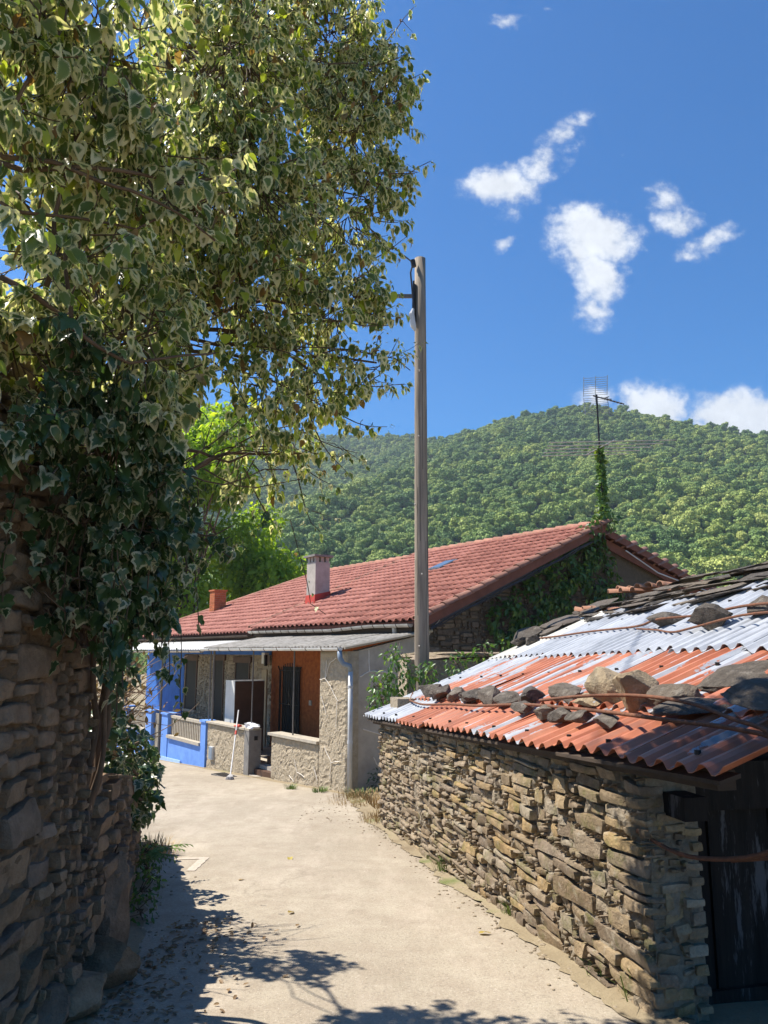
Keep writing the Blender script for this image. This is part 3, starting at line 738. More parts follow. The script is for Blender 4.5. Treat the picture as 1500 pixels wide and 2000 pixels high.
for k in range(19):
    link('ridge_tile', rt_, roofA, (TR, 7.35 - k * .40 + .0, roof_z(TR) - .0), (0, crng.uniform(-.02, .02), -math.pi / 2 + crng.uniform(-.03, .03)))
dv = barrel_me('divide_tile', .44, .10, .08, m_vtile)
for k in range(17):
    d = k * .385 - .04; link('divide_tile', dv, roofA, (T0 + d * math.cos(ANG), 7.38, ZE + d * math.sin(ANG) + .01), (0, -ANG, crng.uniform(-.02, .02)))
# barge boards under the verge, cables
def slope_box(mb, t0, t1, y0, y1, d0, d1): mb.hexa([(t0, y0, roof_z(t0) + d0), (t1, y0, roof_z(t1) + d0), (t1, y1, roof_z(t1) + d0), (t0, y1, roof_z(t0) + d0), (t0, y0, roof_z(t0) + d1), (t1, y0, roof_z(t1) + d1), (t1, y1, roof_z(t1) + d1), (t0, y1, roof_z(t0) + d1)])
mb = MB(); slope_box(mb, T0 + .02, TR - .1, -.30, -.26, -.20, -.012); P('barge_board', mb, m_barge)
mb = MB(); slope_box(mb, T0 + .15, TR - .35, .14, .255, -.36, -.14); P('wall_plate', mb, m_bargeblue)
mb = MB(); slope_box(mb, T0 + .12, TR - .3, -.255, .14, -.17, -.12); P('soffit', mb, m_barge)
for dz, r_ in ((-.27, .018), (-.31, .012)):
    mb = MB(); mb.tube([(t, -.27 + .01 * math.sin(t * 3), roof_z(t) + dz + .015 * math.sin(t * 5 + dz * 40)) for t in np.linspace(T0 + .3, TR - .3, 16)] , r_, 5); P('cable', mb, m_cable)
mb = MB(); mb.tube([(2.35, .1, roof_z(2.35) - .33), (2.2, .16, 2.1), (2.08, .18, 1.9), (2.05, .18, 1.2)], .012, 5); P('cable', mb, m_pvc)
mb = MB(); mb.tube([(TR + .9, -.1, roof_z(TR) - .62), (TR + 2.2, -.1, roof_z(TR) - 1.12), (TR + 3.4, -.1, roof_z(TR) - 1.34), (TR + 4.6, -.05, roof_z(TR) - 1.52)], .017, 5); P('cable', mb, m_pvc)
# back slope
ZR = roof_z(TR); TB = 12.3
bz = lambda t: ZR - (t - TR) * .29
mb = MB(); mb.hexa([(TR, .0, ZR - .13), (TB, .0, bz(TB) - .13), (TB, 7.3, bz(TB) - .13), (TR, 7.3, ZR - .13), (TR, .0, ZR + .0), (TB, .0, bz(TB)), (TB, 7.3, bz(TB)), (TR, 7.3, ZR)])
bs = P('back_slope', mb, m_barge)
for k in range(11):
    d = k * .43 + .3; link('verge_tile', vt, bs, (TR + d + .3, .04, bz(TR + d + .3) + .01), (0, math.atan(.29) + math.pi * 0, math.pi))
mb = MB()
for t0, t1, d0, d1, y0 in ((TR + .3, TB - .1, -.20, -.015, -.045), (TR + .3, TB - .2, -.44, -.21, .12)): mb.hexa([(t0, y0, bz(t0) + d0), (t1, y0, bz(t1) + d0), (t1, y0 + .05, bz(t1) + d0), (t0, y0 + .05, bz(t0) + d0), (t0, y0, bz(t0) + d1), (t1, y0, bz(t1) + d1), (t1, y0 + .05, bz(t1) + d1), (t0, y0 + .05, bz(t0) + d1)])
P('barge_board', mb, m_barge)
# chimney, skylight, vent bag under the eave
mb = MB(); mb.box(3.1, 3.58, 6.62, 7.12, 2.7, 4.16); ch = P('chimney', mb, m_chim)
mb = MB(); mb.hexa([(3.05, 6.57, roof_z(3.05) - .05), (3.63, 6.57, roof_z(3.63) - .05), (3.63, 7.17, roof_z(3.63) - .05), (3.05, 7.17, roof_z(3.05) - .05), (3.085, 6.605, roof_z(3.08) + .30), (3.595, 6.605, roof_z(3.59) + .20), (3.595, 7.135, roof_z(3.59) + .20), (3.085, 7.135, roof_z(3.08) + .30)]); P('flashing', mb, m_redpaint, ch)
mb = MB()
for (x, y) in ((3.12, 6.64), (3.12, 7.0), (3.46, 6.64), (3.46, 7.0), (3.29, 6.64), (3.12, 6.82), (3.46, 6.82)): mb.box(x, x + .10, y, y + .10, 4.16, 4.31)
P('vent_block', mb, m_chim, ch)
mb = MB(); mb.box(3.02, 3.66, 6.54, 7.20, 4.311, 4.37); P('cap', mb, m_pier, ch)
mb = MB(); t0, t1 = 4.9, 5.55; mb.hexa([(t0, 3.2, roof_z(t0) + .03), (t1, 3.2, roof_z(t1) + .03), (t1, 3.75, roof_z(t1) + .03), (t0, 3.75, roof_z(t0) + .03), (t0, 3.2, roof_z(t0) + .11), (t1, 3.2, roof_z(t1) + .11), (t1, 3.75, roof_z(t1) + .11), (t0, 3.75, roof_z(t0) + .11)]); sk_ = P('skylight', mb, m_lead)
mb = MB(); t0, t1 = 4.96, 5.49; mb.hexa([(t0, 3.26, roof_z(t0) + .112), (t1, 3.26, roof_z(t1) + .112), (t1, 3.69, roof_z(t1) + .112), (t0, 3.69, roof_z(t0) + .112), (t0, 3.26, roof_z(t0) + .12), (t1, 3.26, roof_z(t1) + .12), (t1, 3.69, roof_z(t1) + .12), (t0, 3.69, roof_z(t0) + .12)]); P('pane', mb, m_glass, sk_)

# ---------- left house: blue, stone porch wall
hB = thing('blue_house', 'blue painted house with stone porch wall and red tiles, far left of the lane', 'house', hp(6.9, 0), HROT)
YO = 6.9
def PB(name, mb, mat, parent=hB, smooth=False):
    o = part(name, mb, mat, parent, smooth)
    if parent is hB: o.location = (0, -YO, 0)
    return o
mb = MB(); mb.box(2.02, 2.2, 7.06, 13.67, -1.9, 2.2); pw = PB('porch_wall', mb, m_mortar_pale)
st = [q for q in rubble(6.6, lambda u: 1.52, (.22, .5), (.09, .17), 5, bottom=lambda u: -1.3)]
OPN = [(12.55, 13.45, -.3, 1.3), (10.35, 11.0, -1.5, 1.33), (8.5, 9.4, .1, 1.28)]     # window, door, window (s range, z range)
def hit(q, o): return q[0] + 7.06 < o[1] and q[1] + 7.06 > o[0] and q[2] < o[3] and q[4] > o[2]
st = [q for q in st if not any(hit(q, o) for o in OPN)]
# wall faces -x: map (u, into, v) -> house (x=2.02+into, y=7.06+u)
wall_stones(pw, st, stone_porch, 77, .007, (.012, .03), .03, 3, .006, frame=Matrix(((0, 1, 0, 2.02), (1, 0, 0, 7.06), (0, 0, 1, 0), (0, 0, 0, 1))), keep=290, rank=lambda q: q[0])
for i, (s0, s1, z0, z1) in enumerate(OPN):
    mb = MB(); mb.box(2.0, 2.018, s0, s1, z0, z1); o_ = PB('door' if i == 1 else 'window', mb, m_dark)
    mb = MB()
    for (a0, a1) in ((s0 - .06, s0), (s1, s1 + .06)): mb.box(1.98, 2.03, a0, a1, z0, z1)
    mb.box(1.96, 2.035, s0 - .16, s1 + .16, z1, z1 + .18); part('frame', mb, m_brown, o_)
    if i != 1: mb = MB(); mb.box(1.92, 2.04, s0 - .1, s1 + .1, z0 - .07, z0); part('window_sill', mb, m_sill, o_)
mb = MB(); mb.box(2.0, 2.2, 13.68, 17.6, -2.2, 2.2); mb.box(2.2, 5.2, 17.4, 17.6, -2.2, 2.2); PB('wall', mb, m_blue)
mb = MB(); mb.box(1.94, 1.995, 7.06, 13.67, 1.52, 1.66); PB('blue_beam', mb, m_blue)
mb = MB(); mb.box(.2, 2.0, 6.95, 17.6, -2.2, -1.0); PB('porch_floor', mb, m_sidewall)
for k in range(8):
    s0 = 6.80 + k * 1.3
    PB('porch_sheet', corr_sheet(s0, s0 + 1.34, -.10, 1.96, lambda u, v, k=k: 1.66 + (v + .1) * .16 + .003 * (k % 2), .18, .022, 2, axis='y', seed=k), m_whitesheet, smooth=True)
gutter([(-.14, 6.84, 1.64), (-.14, 17, 1.62)], .055, m_gutter, hB, .8).location = (0, -YO, 0)
for s in (10.3, 13.6, 16.5): 
    mb = MB(); mb.tube([(.05, s, -1.4), (.05, s, 1.64)], .035, 8); PB('post', mb, m_post)
DZ = -.10
def s_end(t): return 13.6 + (TR - t) * .72
mb = MB(); mb.hexa([(T0, 7.44, ZE - .13 + DZ), (TR, 7.44, ZR - .13 + DZ), (TR, s_end(TR), ZR - .13 + DZ), (T0, s_end(T0), ZE - .13 + DZ), (T0, 7.44, ZE - .02 + DZ), (TR, 7.44, ZR - .02 + DZ), (TR, s_end(TR), ZR - .02 + DZ), (T0, s_end(T0), ZE - .02 + DZ)])
roofB = PB('roof', mb, m_barge)
cb = [(7.58 + .235 * k, r_) for k in range(46) for r_ in range(NR) if 7.58 + .235 * k < s_end(T0 + r_ * RS * math.cos(ANG)) - .05]
tile_field('tiles', cb, roofB, m_tile2, DZ)
for k in range(15): link('ridge_tile', rt_, roofB, (TR, 13.5 - k * .41, ZR + DZ), (0, 0, -math.pi / 2))
for k in range(16):
    d = k * .39; t = T0 + d * math.cos(ANG); link('verge_tile', vt, roofB, (t, s_end(t), roof_z(t) + DZ), (0, -ANG, -.62))
mb = MB(); mb.hexa([(TR, 7.44, ZR - .13 + DZ), (TB, 7.44, bz(TB) - .13), (TB, 13.6, bz(TB) - .13), (TR, 13.6, ZR - .13 + DZ), (TR, 7.44, ZR + DZ), (TB, 7.44, bz(TB)), (TB, 13.6, bz(TB)), (TR, 13.6, ZR + DZ)]); PB('back_slope', mb, m_barge)
mb = MB(); mb.box(1.57, 1.64, 7.35, s_end(1.6) - .1, 1.93, 2.14); mb.box(1.5, 2.2, 7.35, s_end(1.6) - .1, 2.06, 2.10); PB('fascia_board', mb, m_wood)
gutter([(1.43, 7.35, 2.07), (1.43, 17.3, 2.05)], .06, m_wood, hB, .8).location = (0, -YO, 0)
bc = thing('brick_chimney', 'slim orange brick chimney at the far end of the tiled roofs', 'chimney', hp(15.1, 3.75, 2.7), HROT)
mb = MB(); mb.box(-.22, .22, -.22, .22, 0, 1.15); core = part('core', mb, m_mortar_pale, bc)
for r_ in range(14):
    z = .02 + r_ * .081; sh = (r_ % 2) * .11
    for ax in (0, 1):
        for k in range(2):
            a0 = -.235 + k * .235 + (.0 if r_ % 2 else 0); mb = MB(); g_ = .006
            if r_ % 2: rngs = ((-.235, -.08), (-.08, .08), (.08, .235))
            else: rngs = ((-.235, 0), (0, .235))
            if k >= len(rngs): continue
            for (q0, q1) in (rngs if k == 0 else ()):
                m2 = MB()
                if ax == 0: m2.box(-.236, -.19, q0 + g_, q1 - g_, z, z + .07)
                else: m2.box(q0 + g_ + (.04 if q0 < -.2 else 0), q1 - g_, -.235, -.19, z, z + .07)
                part('brick', m2, m_brick, bc)
mb = MB(); mb.box(-.27, .27, -.27, .27, 1.151, 1.2); part('cap', mb, m_brick, bc)

# ---------- blue garden wall with railings and gate
fb = thing('blue_garden_wall', 'light blue low garden wall with pale baluster railings along the lane', 'wall', hp(6.7, 0), HROT)
def PF(name, mb, mat, parent=fb):
    o = part(name, mb, mat, parent)
    if parent is fb: o.location = (0, -6.7, 0)
    return o
def basez(s): return GB(s) - .25
PN = [(7.0, 9.45), (11.35, 13.2), (13.5, 15.6), (15.9, 18.0)]
PR = [(6.68, 7.0), (9.45, 9.95), (10.85, 11.35), (13.2, 13.5), (15.6, 15.9)]
for (s0, s1) in PN:
    mb = MB(); mb.box(0, .2, s0, s1, basez(s1), -.78); w_ = PF('low_wall', mb, m_bluelight)
    mb = MB(); mb.box(-.06, .26, s0 + .02, s1 - .02, -.778, -.70); PF('coping', mb, m_sill)
    n_ = int((s1 - s0 - .1) / .115)
    mb = MB(); mb.box(.05, .15, s0, s1, -.24, -.17); rl = PF('top_rail', mb, m_sill)
    for i in range(n_):
        y = s0 + .06 + i * (s1 - s0 - .12) / (n_ - 1); mb = MB(); mb.box(.075, .125, y - .025, y + .025, -.70, -.24); PF('baluster', mb, m_sill)
for (s0, s1) in PR:
    mb = MB(); mb.box(-.02, .24, s0, s1, basez(s1), -.17); PF('pier', mb, m_bluelight)
    mb = MB(); mb.box(-.05, .27, s0 - .03, s1 + .03, -.169, -.12); PF('pier_cap', mb, m_bluelight)
for (s0, s1) in ((8.3, 9.95), (10.85, 18.0)):
    mb = MB(); mb.hexa([(-.05, s0, GB(s0) - .2), (-.022, s0, GB(s0) - .2), (-.022, s1, GB(s1) - .2), (-.05, s1, GB(s1) - .2), (-.05, s0, GB(s0) + .06), (-.022, s0, GB(s0) + .06), (-.022, s1, GB(s1) + .1), (-.05, s1, GB(s1) + .1)]); PF('painted_plinth', mb, m_bluepale)
gt = thing('garden_gate', 'narrow pale slatted gate between two blue piers', 'gate', hp(9.95, .1), HROT)
for k in range(8):
    mb = MB(); y = .08 + k * .105; mb.box(-.015, .015, y - .03, y + .03, GB(10) + .18, -.2); part('slat', mb, m_sill, gt)
for z in (GB(10) + .26, -.35): 
    mb = MB(); mb.box(.016, .04, .02, .88, z, z + .06); part('rail', mb, m_sill, gt)
mb = MB(); mb.box(-.25, .3, .0, .9, GB(10) - .2, GB(10) + .14); part('doorstep', mb, m_sill, gt)
# ---------- porch clutter
cb_ = thing('white_cabinet', 'white sided cabinet with brown front standing in the porch', 'cabinet', hp(6.75, .5, -.92), HROT)
mb = MB(); mb.box(0, .82, -.62, -.05, 0, 1.80); part('body', mb, m_white, cb_)
mb = MB(); mb.box(.0, .82, -.65, -.623, .02, 1.78); part('front_panel', mb, m_brown, cb_)
pb_ = tag(part('plywood_board', MB().box(1.72, 1.76, 5.9 + .9, 6.85 + .25, -.9, 1.12), m_paleboard), 'tall pale board leaning on the porch wall behind the cabinet', 'board')
pb_.location = HC; pb_.rotation_euler = (0, 0, HROT)
lb = thing('porch_lamp_box', 'small white box under the porch roof beside the orange wall', 'lamp', hp(7.2, 1.9, 1.28), HROT)
mb = MB(); mb.box(-.1, .06, -.09, .09, 0, .3); part('housing', mb, m_white, lb)
mb = MB(); mb.box(-.12, -.04, -.16, -.092, -.06, .24); part('bracket', mb, m_iron, lb)
mp_ = thing('mop', 'white mop leaning handle-up against the rendered parapet', 'mop', (-3.25, 16.95, gz(0, 16.95)))
tp = hp(4.62, -.07, .26); bt = Vector((-3.25, 16.95, gz(0, 16.95) + .02))
m_mophandle = plain('mop_handle', (.62, .60, .58), (.5, .48, .46), 8, .4, 0)
part('handle', MB().tube([bt + (tp - bt) * .06, tp], .016, 8), m_mophandle, mp_, world=True)
part('sleeve', MB().tube([bt + (tp - bt) * .62, bt + (tp - bt) * .68], .024, 8), m_redpaint, mp_, world=True)
mb = MB()
for k in range(26):
    a_ = k * 2.4; rr = .09 * math.sqrt((k + 1) / 26); mb.tube([bt + (tp - bt) * .07, bt + Vector((math.cos(a_) * rr * .7, math.sin(a_) * rr * .7, .05)), bt + Vector((math.cos(a_) * rr, math.sin(a_) * rr, .0))], .011, 4)
part('mop_head', mb, plain('mop_yarn', (.5, .48, .46), (.3, .28, .27), 30, .95, .2), mp_, world=True)
bagm = rock_mesh('plastic_bag', (.30, .62, .15), plain('bag_plastic', (.70, .70, .72), (.50, .50, .54), 9, .35, .4, 14), 5, 3, .30, 2.4, 7)
bg = tag(link('plastic_bag', bagm, None, hp(4.28, .12, -.065), (0, 0, HROT)), 'crumpled white plastic bag lying on top of the concrete pier', 'bag')
rg = tag(link('red_rag', rock_mesh('red_rag', (.16, .3, .07), m_redpaint, 9, 3, .35, 2.2, 5), None, hp(4.75, .0, -.105), (0, 0, HROT)), 'small red cloth lying on the parapet beside the mop', 'cloth')

# ================================================================== STONE SHED (local frame: x along the lane wall towards camera, y into the shed)
SO = Vector((-.035, 11.053, 0)); SD = Vector((.218, -.976, 0)); SW = Vector((.976, .218, 0)); SROT = math.atan2(-.976, .218)
def sp(s, w, z=0): return SO + SD * s + SW * w + Vector((0, 0, z))
ezs = lambda s: .70 + .050 * (s + .46)                  # eave height
def rz(s, w): return ezs(s) + .40 * (w + .17) - .05 * math.sin(max(0, min(1, (w + .15) / 3.3)) * math.pi) * .6
shed_tones = [(.25, .185, .12), (.41, .305, .185), (.33, .245, .155), (.21, .16, .115), (.46, .32, .16), (.38, .295, .20), (.30, .23, .165), (.47, .395, .285)]
m_shedstone = stone_mat('shed_stone', shed_tones, moss=.55, bump=1.0, scale=13, light=(.50, .44, .34))
m_shedmortar = Mat('lime_mortar', .96)
q1 = m_shedmortar.noise(14, 7, .75)
m_shedmortar.color(m_shedmortar.ramp(q1, [(.3, (.27, .21, .14)), (.6, (.48, .40, .29))])); m_shedmortar.bump(m_shedmortar.noise(26, 8, .75), 1.0, .06); m_shedmortar = m_shedmortar.m
m_blackwood = Mat('blackened_planks', .8, 0, .2)
bwn = m_blackwood.noise(6, 6, .7, (3, 3, .25)); m_blackwood.color(m_blackwood.mix(m_blackwood.ramp(m_blackwood.noise(3.0, 6, .75, (2.2, 2.2, .35), off=3), [(.58, 0), (.64, .6)]), m_blackwood.ramp(bwn, [(.3, (.008, .006, .005)), (.7, (.028, .022, .018))]), (.16, .15, .15)))
m_blackwood.bump(m_blackwood.noise(18, 5, .6, (4, 4, .3)), .6, .01); m_blackwood = m_blackwood.m
m_slab = stone_mat('roof_slab', [(.12, .10, .085), (.18, .15, .12), (.09, .08, .07), (.20, .16, .12)], bump=1.0, scale=14, light=(.28, .245, .20))
m_tanrock = stone_mat('tan_rock', [(.36, .28, .18), (.40, .31, .20)], bump=1.0, scale=11, light=(.5, .42, .3))
m_rust = plain('rusty_iron', (.20, .085, .045), (.11, .05, .03), 30, .9, .4, 80)
def corr_mat(name, painted, seed, peel=.60):
    M = Mat(name, .42, 0, .5)
    galv = M.ramp(M.noise(6, 6, .65, (1.2, .5, 1), off=seed), [(.28, (.25, .262, .285)), (.72, (.45, .465, .49))])
    rustm = M.ramp(M.noise(9, 6, .75, off=seed + 3), [(.66, 0), (.78, .7)])
    galv = M.mix(rustm, galv, (.24, .15, .10))
    if painted:
        red = M.ramp(M.noise(3.5, 5, .65, (1, .6, 1), off=seed), [(.25, (.25, .075, .035)), (.5, (.41, .13, .06)), (.75, (.50, .195, .10))])
        n_ = M.noise(1.0, 3, .5, (6.5, .55, 1), off=seed * 1.7); n2 = M.noise(22, 5, .7, (1.5, .7, 1), off=seed)
        k = M.math('ADD', n_, M.math('MULTIPLY', M.math('SUBTRACT', n2, .5), .22))
        fac = M.ramp(k, [(peel, 0), (peel + .015, 1)])
        dirt = M.ramp(M.noise(1.0, 5, .7, (9, .4, 1), off=seed + 8), [(.5, 0), (.75, .65)]); red = M.mix(dirt, red, (.16, .075, .05))
        M.color(M.mix(fac, red, galv)); M.b.inputs['Roughness'].default_value = .5
    else: M.color(galv)
    M.bump(M.noise(30, 4, .6), .12, .003); return M.m
m_galv = corr_mat('galvanised_sheet', False, 2); m_red = corr_mat('flaking_red_sheet', True, 1, .535); m_red2 = corr_mat('weathered_red_sheet', True, 5, .60)
m_fibwhite = plain('pale_fibre_sheet', (.62, .60, .54), (.46, .43, .37), 6, .9, .3)
shed = thing('stone_shed', 'low rubble stone shed with patched rusty corrugated roof beside the lane', 'shed', SO, SROT)
def PS(name, mb, mat, parent=shed, smooth=False): return part(name, mb, mat, parent, smooth)
wtop = lambda s: ezs(s) - .03
wbot = lambda s: gz(0, 11.053 - .976 * s) - .12
# lane wall: core of mortar with a bulge, then stones
bul = lambda s, z: .05 * math.sin(s * .9) + .05 * noise.noise(Vector((s * .9, z * 1.4, 3)))
mb = MB()
mb.grid(260, 60, lambda i, j: (-.02 + 6.80 * i, .0 + .040 * fbm(Vector((6.8 * i * 9, j * 11, 2.2)), 4) - .03 * max(0, noise.noise(Vector((6.8 * i * 1.3, j * 2.2, 8)))) + (.0 if 0 < i < 1 else .08), wbot(6.8 * i) + (wtop(6.8 * i) - wbot(6.8 * i)) * j))
mb.box(-.02, 6.70, .12, .28, -1.2, .70)
lw = PS('lane_wall', mb, m_shedmortar, smooth=False)
def big(u, v):
    if u > 5.0: return 1.75 if v > -.1 else 1.4
    if u > 3.9: return 1.25
    return 1.0
st = rubble(6.80, wtop, (.15, .46), (.032, .088), 4, bottom=wbot, sizefn=big, tol=.025)
def sh_rank(q): return -((q[1] - q[0]) * (q[4] - q[2])) / (11.3 - (q[0] + q[1]) / 2) ** 2
wall_stones(lw, st, m_shedstone, 9, .006, (.012, .06), .10, 4, .013, rank=sh_rank, k=13.0)
# far end wall, near pier and door
mb = MB(); mb.box(-.02, .42, .13, 3.4, -1.3, 1.0); PS('end_wall', mb, m_shedmortar)
mb = MB(); mb.grid(8, 26, lambda i, j: (6.78 + .03 * fbm(Vector((i * 4, j * 8, 7)), 3), .0 + .30 * i, -.55 + 1.50 * j)); mb.box(6.35, 6.76, .0, .30, -1.0, .92); pr = PS('door_pier', mb, m_shedmortar)
st = rubble(.22, lambda u: .78, (.12, .24), (.05, .17), 14, bottom=lambda u: -.6)
FR = Matrix(((0, -1, 0, 6.79), (1, 0, 0, 0), (0, 0, 1, 0), (0, 0, 0, 1)))      # faces +x (towards the camera)
wall_stones(pr, st, m_shedstone, 19, .008, (.0, .025), .08, 4, .012, frame=FR, k=13)
for k in range(11):
    bw = rng.uniform(.06, .13); bh = rng.uniform(.035, .07)
    me = block_mesh('jamb_brick', [(0, 0), (bw, .0), (bw, bh), (0, bh)], -.022, .08, m_shedstone, k + 300, 3, .010, 12)
    link('jamb_brick', me, pr, (6.79, .305 - bw, -.25 + k * .09 + rng.uniform(-.015, .015)), (0, 0, R(90) + rng.uniform(-.04, .04)))
for k in range(9):
    mb = MB(); w0 = .31 + k * .21; mb.box(6.50 + .012 * (k % 2), 6.54 + .012 * (k % 2), w0 + .004, w0 + .206, -1.1 , .72); PS('door_plank', mb, m_blackwood)
mb = MB(); mb.box(6.555, 6.585, .31, 2.1, -.35, -.24); PS('door_ledge', mb, m_blackwood)
mb = MB(); mb.box(6.45, 6.98, .10, .24, .76, .88); PS('lintel_beam', mb, m_blackwood)
mb = MB(); mb.box(6.44, 6.62, .2, 3.2, .73, 1.0); PS('lintel', mb, m_blackwood)
mb = MB(); mb.add([(6.5, .2, .73), (6.5, 3.2, .73), (6.5, 3.2, 2.2), (6.5, .2, 1.1), (6.46, .2, .73), (6.46, 3.2, .73), (6.46, 3.2, 2.2), (6.46, .2, 1.1)], [(0, 1, 2, 3), (7, 6, 5, 4)]); PS('gable_boarding', mb, m_blackwood)
for w0 in (-.06, 1.1, 2.2, 3.2):
    mb = MB(); z_ = lambda s: rz(s, w0) - .13
    mb.hexa([(-.3, w0, z_(-.3)), (7.5, w0, z_(7.5)), (7.5, w0 + .1, z_(7.5)), (-.3, w0 + .1, z_(-.3)), (-.3, w0, z_(-.3) + .09), (7.5, w0, z_(7.5) + .09), (7.5, w0 + .1, z_(7.5) + .09), (-.3, w0 + .1, z_(-.3) + .09)]); PS('purlin', mb, m_wood)
mb = MB(); mb.hexa([(-.40, -.13, ezs(-.4) - .05), (7.62, -.13, ezs(7.62) - .05), (7.62, -.02, ezs(7.62) - .02), (-.40, -.02, ezs(-.4) - .02), (-.40, -.13, ezs(-.4) - .03), (7.62, -.13, ezs(7.62) - .03), (7.62, -.02, ezs(7.62) + .0), (-.40, -.02, ezs(-.4) + .0)]); PS('eave_board', mb, m_wood)
# corrugated roof, three courses; u along the lane (across the flutes), v up the slope
def sheet(u0, u1, v0, v1, mat, lift, seed, dz=0.0):
    PS('roof_sheet', corr_sheet(u0, u1, v0, v1, lambda u, v: rz(u, v) + lift + dz * (v - v0), .172, .042, 5, trap=True, thick=.004, axis='x', jit=.02, seed=seed), mat)
for i, (u0, u1, mt) in enumerate([(-.46, .62, m_galv), (.60, 1.65, m_galv), (1.63, 2.72, m_red2), (2.70, 3.78, m_red2), (3.76, 4.84, m_red2), (4.82, 5.90, m_red2), (5.88, 6.90, m_red2), (6.88, 7.72, m_red2)]):
    sheet(u0, u1, -.17 + .025 * math.sin(i * 2.3), .46, mt, .0, 10 + i)
for i, (u0, u1, mt) in enumerate([(-.40, .45, m_galv), (.43, 1.5, m_red), (1.48, 2.6, m_red), (2.58, 3.7, m_red), (3.68, 4.8, m_red), (4.78, 5.9, m_red), (5.88, 7.0, m_red), (6.98, 7.66, m_red)]):
    sheet(u0, u1, .36, 1.86 - .06 * i, mt, .03, 30 + i)
for i, (u0, u1, mt) in enumerate([(-.32, .75, m_fibwhite), (.73, 1.8, m_galv), (1.78, 2.85, m_galv), (2.83, 3.9, m_galv), (3.88, 4.95, m_galv), (4.93, 6.0, m_galv), (5.98, 7.05, m_galv), (7.03, 7.66, m_galv)]):
    sheet(u0, u1, 1.72 - .07 * i + .03 * math.sin(i * 1.9), 3.25, mt, .062, 50 + i)
# fixing screws with washers along the laps
for (w0, st_) in ((.40, .52), (1.05, .69), (1.66, .52), (2.6, .69), (-.08, .69)):
    u = -.2
    while u < 7.5:
        uu = round(u / .172) * .172; mb = MB(); zz = rz(uu, w0) + .042 + (.03 if .4 < w0 < 1.7 else .0) + (.062 if w0 > 1.7 else 0)
        mb.tube([(uu, w0, zz - .01), (uu, w0, zz + .012)], .016, 6); PS('screw', mb, m_iron); u += st_ + rng.uniform(-.1, .1)
# slate ridge and broken tiles
def slab_obj(name, L, Wd, H, seed, parent, loc, rot, mat=None, sub=3):
    me = rock_mesh(name, (L, Wd, H), mat or m_slab, seed, sub, .12, 5.5, 4, True); return link(name, me, parent, loc, rot)
TL = -math.atan(.40)
k = 0
for row in range(5):
    s = -.2 + row * .33
    while s < 7.6:
        L = rng.uniform(.45, 1.0); w = 3.0 + row * .20 + rng.uniform(-.05, .05)
        slab_obj('slate', L, rng.uniform(.38, .6), rng.uniform(.035, .06), 500 + k, shed, (s + L / 2, w, rz(s, 3.0) + .08 + row * .105 + rng.uniform(-.01, .02)), (-math.atan(.22) * 0 + rng.uniform(-.06, .06) + .16, rng.uniform(-.05, .05) - .05, rng.uniform(-.25, .25)))
        s += L * .92; k += 1
for i in range(9):
    bt_ = barrel_me('clay_tile', .40, .085, .07, m_ctile)
    link('clay_tile', bt_, shed, (-.35 + i * .14 + rng.uniform(-.03, .03), 3.75 + (i % 3) * .10, rz(0, 3.0) + .52 + rng.uniform(0, .06)), (rng.uniform(-.2, .2), rng.uniform(-.1, .2), R(90) + rng.uniform(-.4, .4)))
for i in range(5):
    link('clay_tile', barrel_me('clay_tile', .38, .085, .07, m_ctile), shed, (-.42 + i * .16, 3.2 + i * .06, rz(-.3, 3.2) + .14 + rng.uniform(0, .05)), (rng.uniform(-.3, .3), rng.uniform(-.1, .3), R(60) + rng.uniform(-.5, .5)))
# big flat slabs along the roof's far verge
for i, (s, w, L, Wd, H, rzz) in enumerate([(-.40, 2.35, .75, .34, .20, 1.45), (-.35, 2.95, 1.3, .55, .09, 1.35), (-.05, 2.62, .7, .4, .07, 1.2), (-.28, 3.5, 1.1, .6, .10, 1.3), (-.05, 2.15, .35, .25, .10, .4), (.28, 2.15, .28, .22, .12, .9)]):
    slab_obj('verge_slab', L, Wd, H, 800 + i, shed, (s, w, rz(s, w) + .09 + H / 2), (.0, TL * .95, rzz) if False else (math.atan(.40), 0, rzz - 1.5))

# stones lying on the roof: each its own thing
def roofstone(s, w, L, Wd, H, seed, label, yaw=0, mat=None, lift=.05, tilt=0.0, sub=3):
    me = rock_mesh('roof_stone', (L * .95, Wd * .9, H * .85), mat or m_slab, seed, 4, .09, 4.5, 12)
    o = link('roof_stone', me, None, sp(s, w, rz(s, w) + lift + H * .36), (0, 0, 0))
    o.rotation_euler = (Matrix.Rotation(SROT + yaw, 3, 'Z') @ Matrix.Rotation(math.atan(.40) * .8 + tilt, 3, 'X')).to_euler()
    return tag(o, label, 'stone', 'stones weighing down the shed roof')
ORD = ['first', 'second', 'third', 'fourth', 'fifth', 'sixth', 'seventh', 'eighth', 'ninth', 'tenth', 'eleventh', 'twelfth', 'thirteenth']
row = [(.95, .48, .50, .36, .24), (1.55, .42, .52, .34, .22), (2.15, .42, .50, .30, .17), (2.75, .42, .55, .32, .15), (3.32, .40, .52, .30, .17), (3.85, .36, .46, .30, .14), (4.35, .38, .46, .34, .17), (4.62, .20, .30, .22, .12), (4.92, .42, .36, .30, .17)]
for i, (s, w, L, Wd, H) in enumerate(row):
    roofstone(s, w, L, Wd, H, 60 + i, 'dark flat stone, %s from the far end in the row above the eave' % ORD[i], rng.uniform(-.3, .3))
low = [(5.2, .13, .26, .22, .13), (5.52, .12, .26, .2, .12), (5.85, .10, .28, .2, .11), (6.2, .10, .28, .2, .10)]
for i, (s, w, L, Wd, H) in enumerate(low):
    roofstone(s, w, L, Wd, H, 160 + i, 'small brown stone under the tan boulders at the eave, %s from the far end' % ORD[i], rng.uniform(-.3, .3))
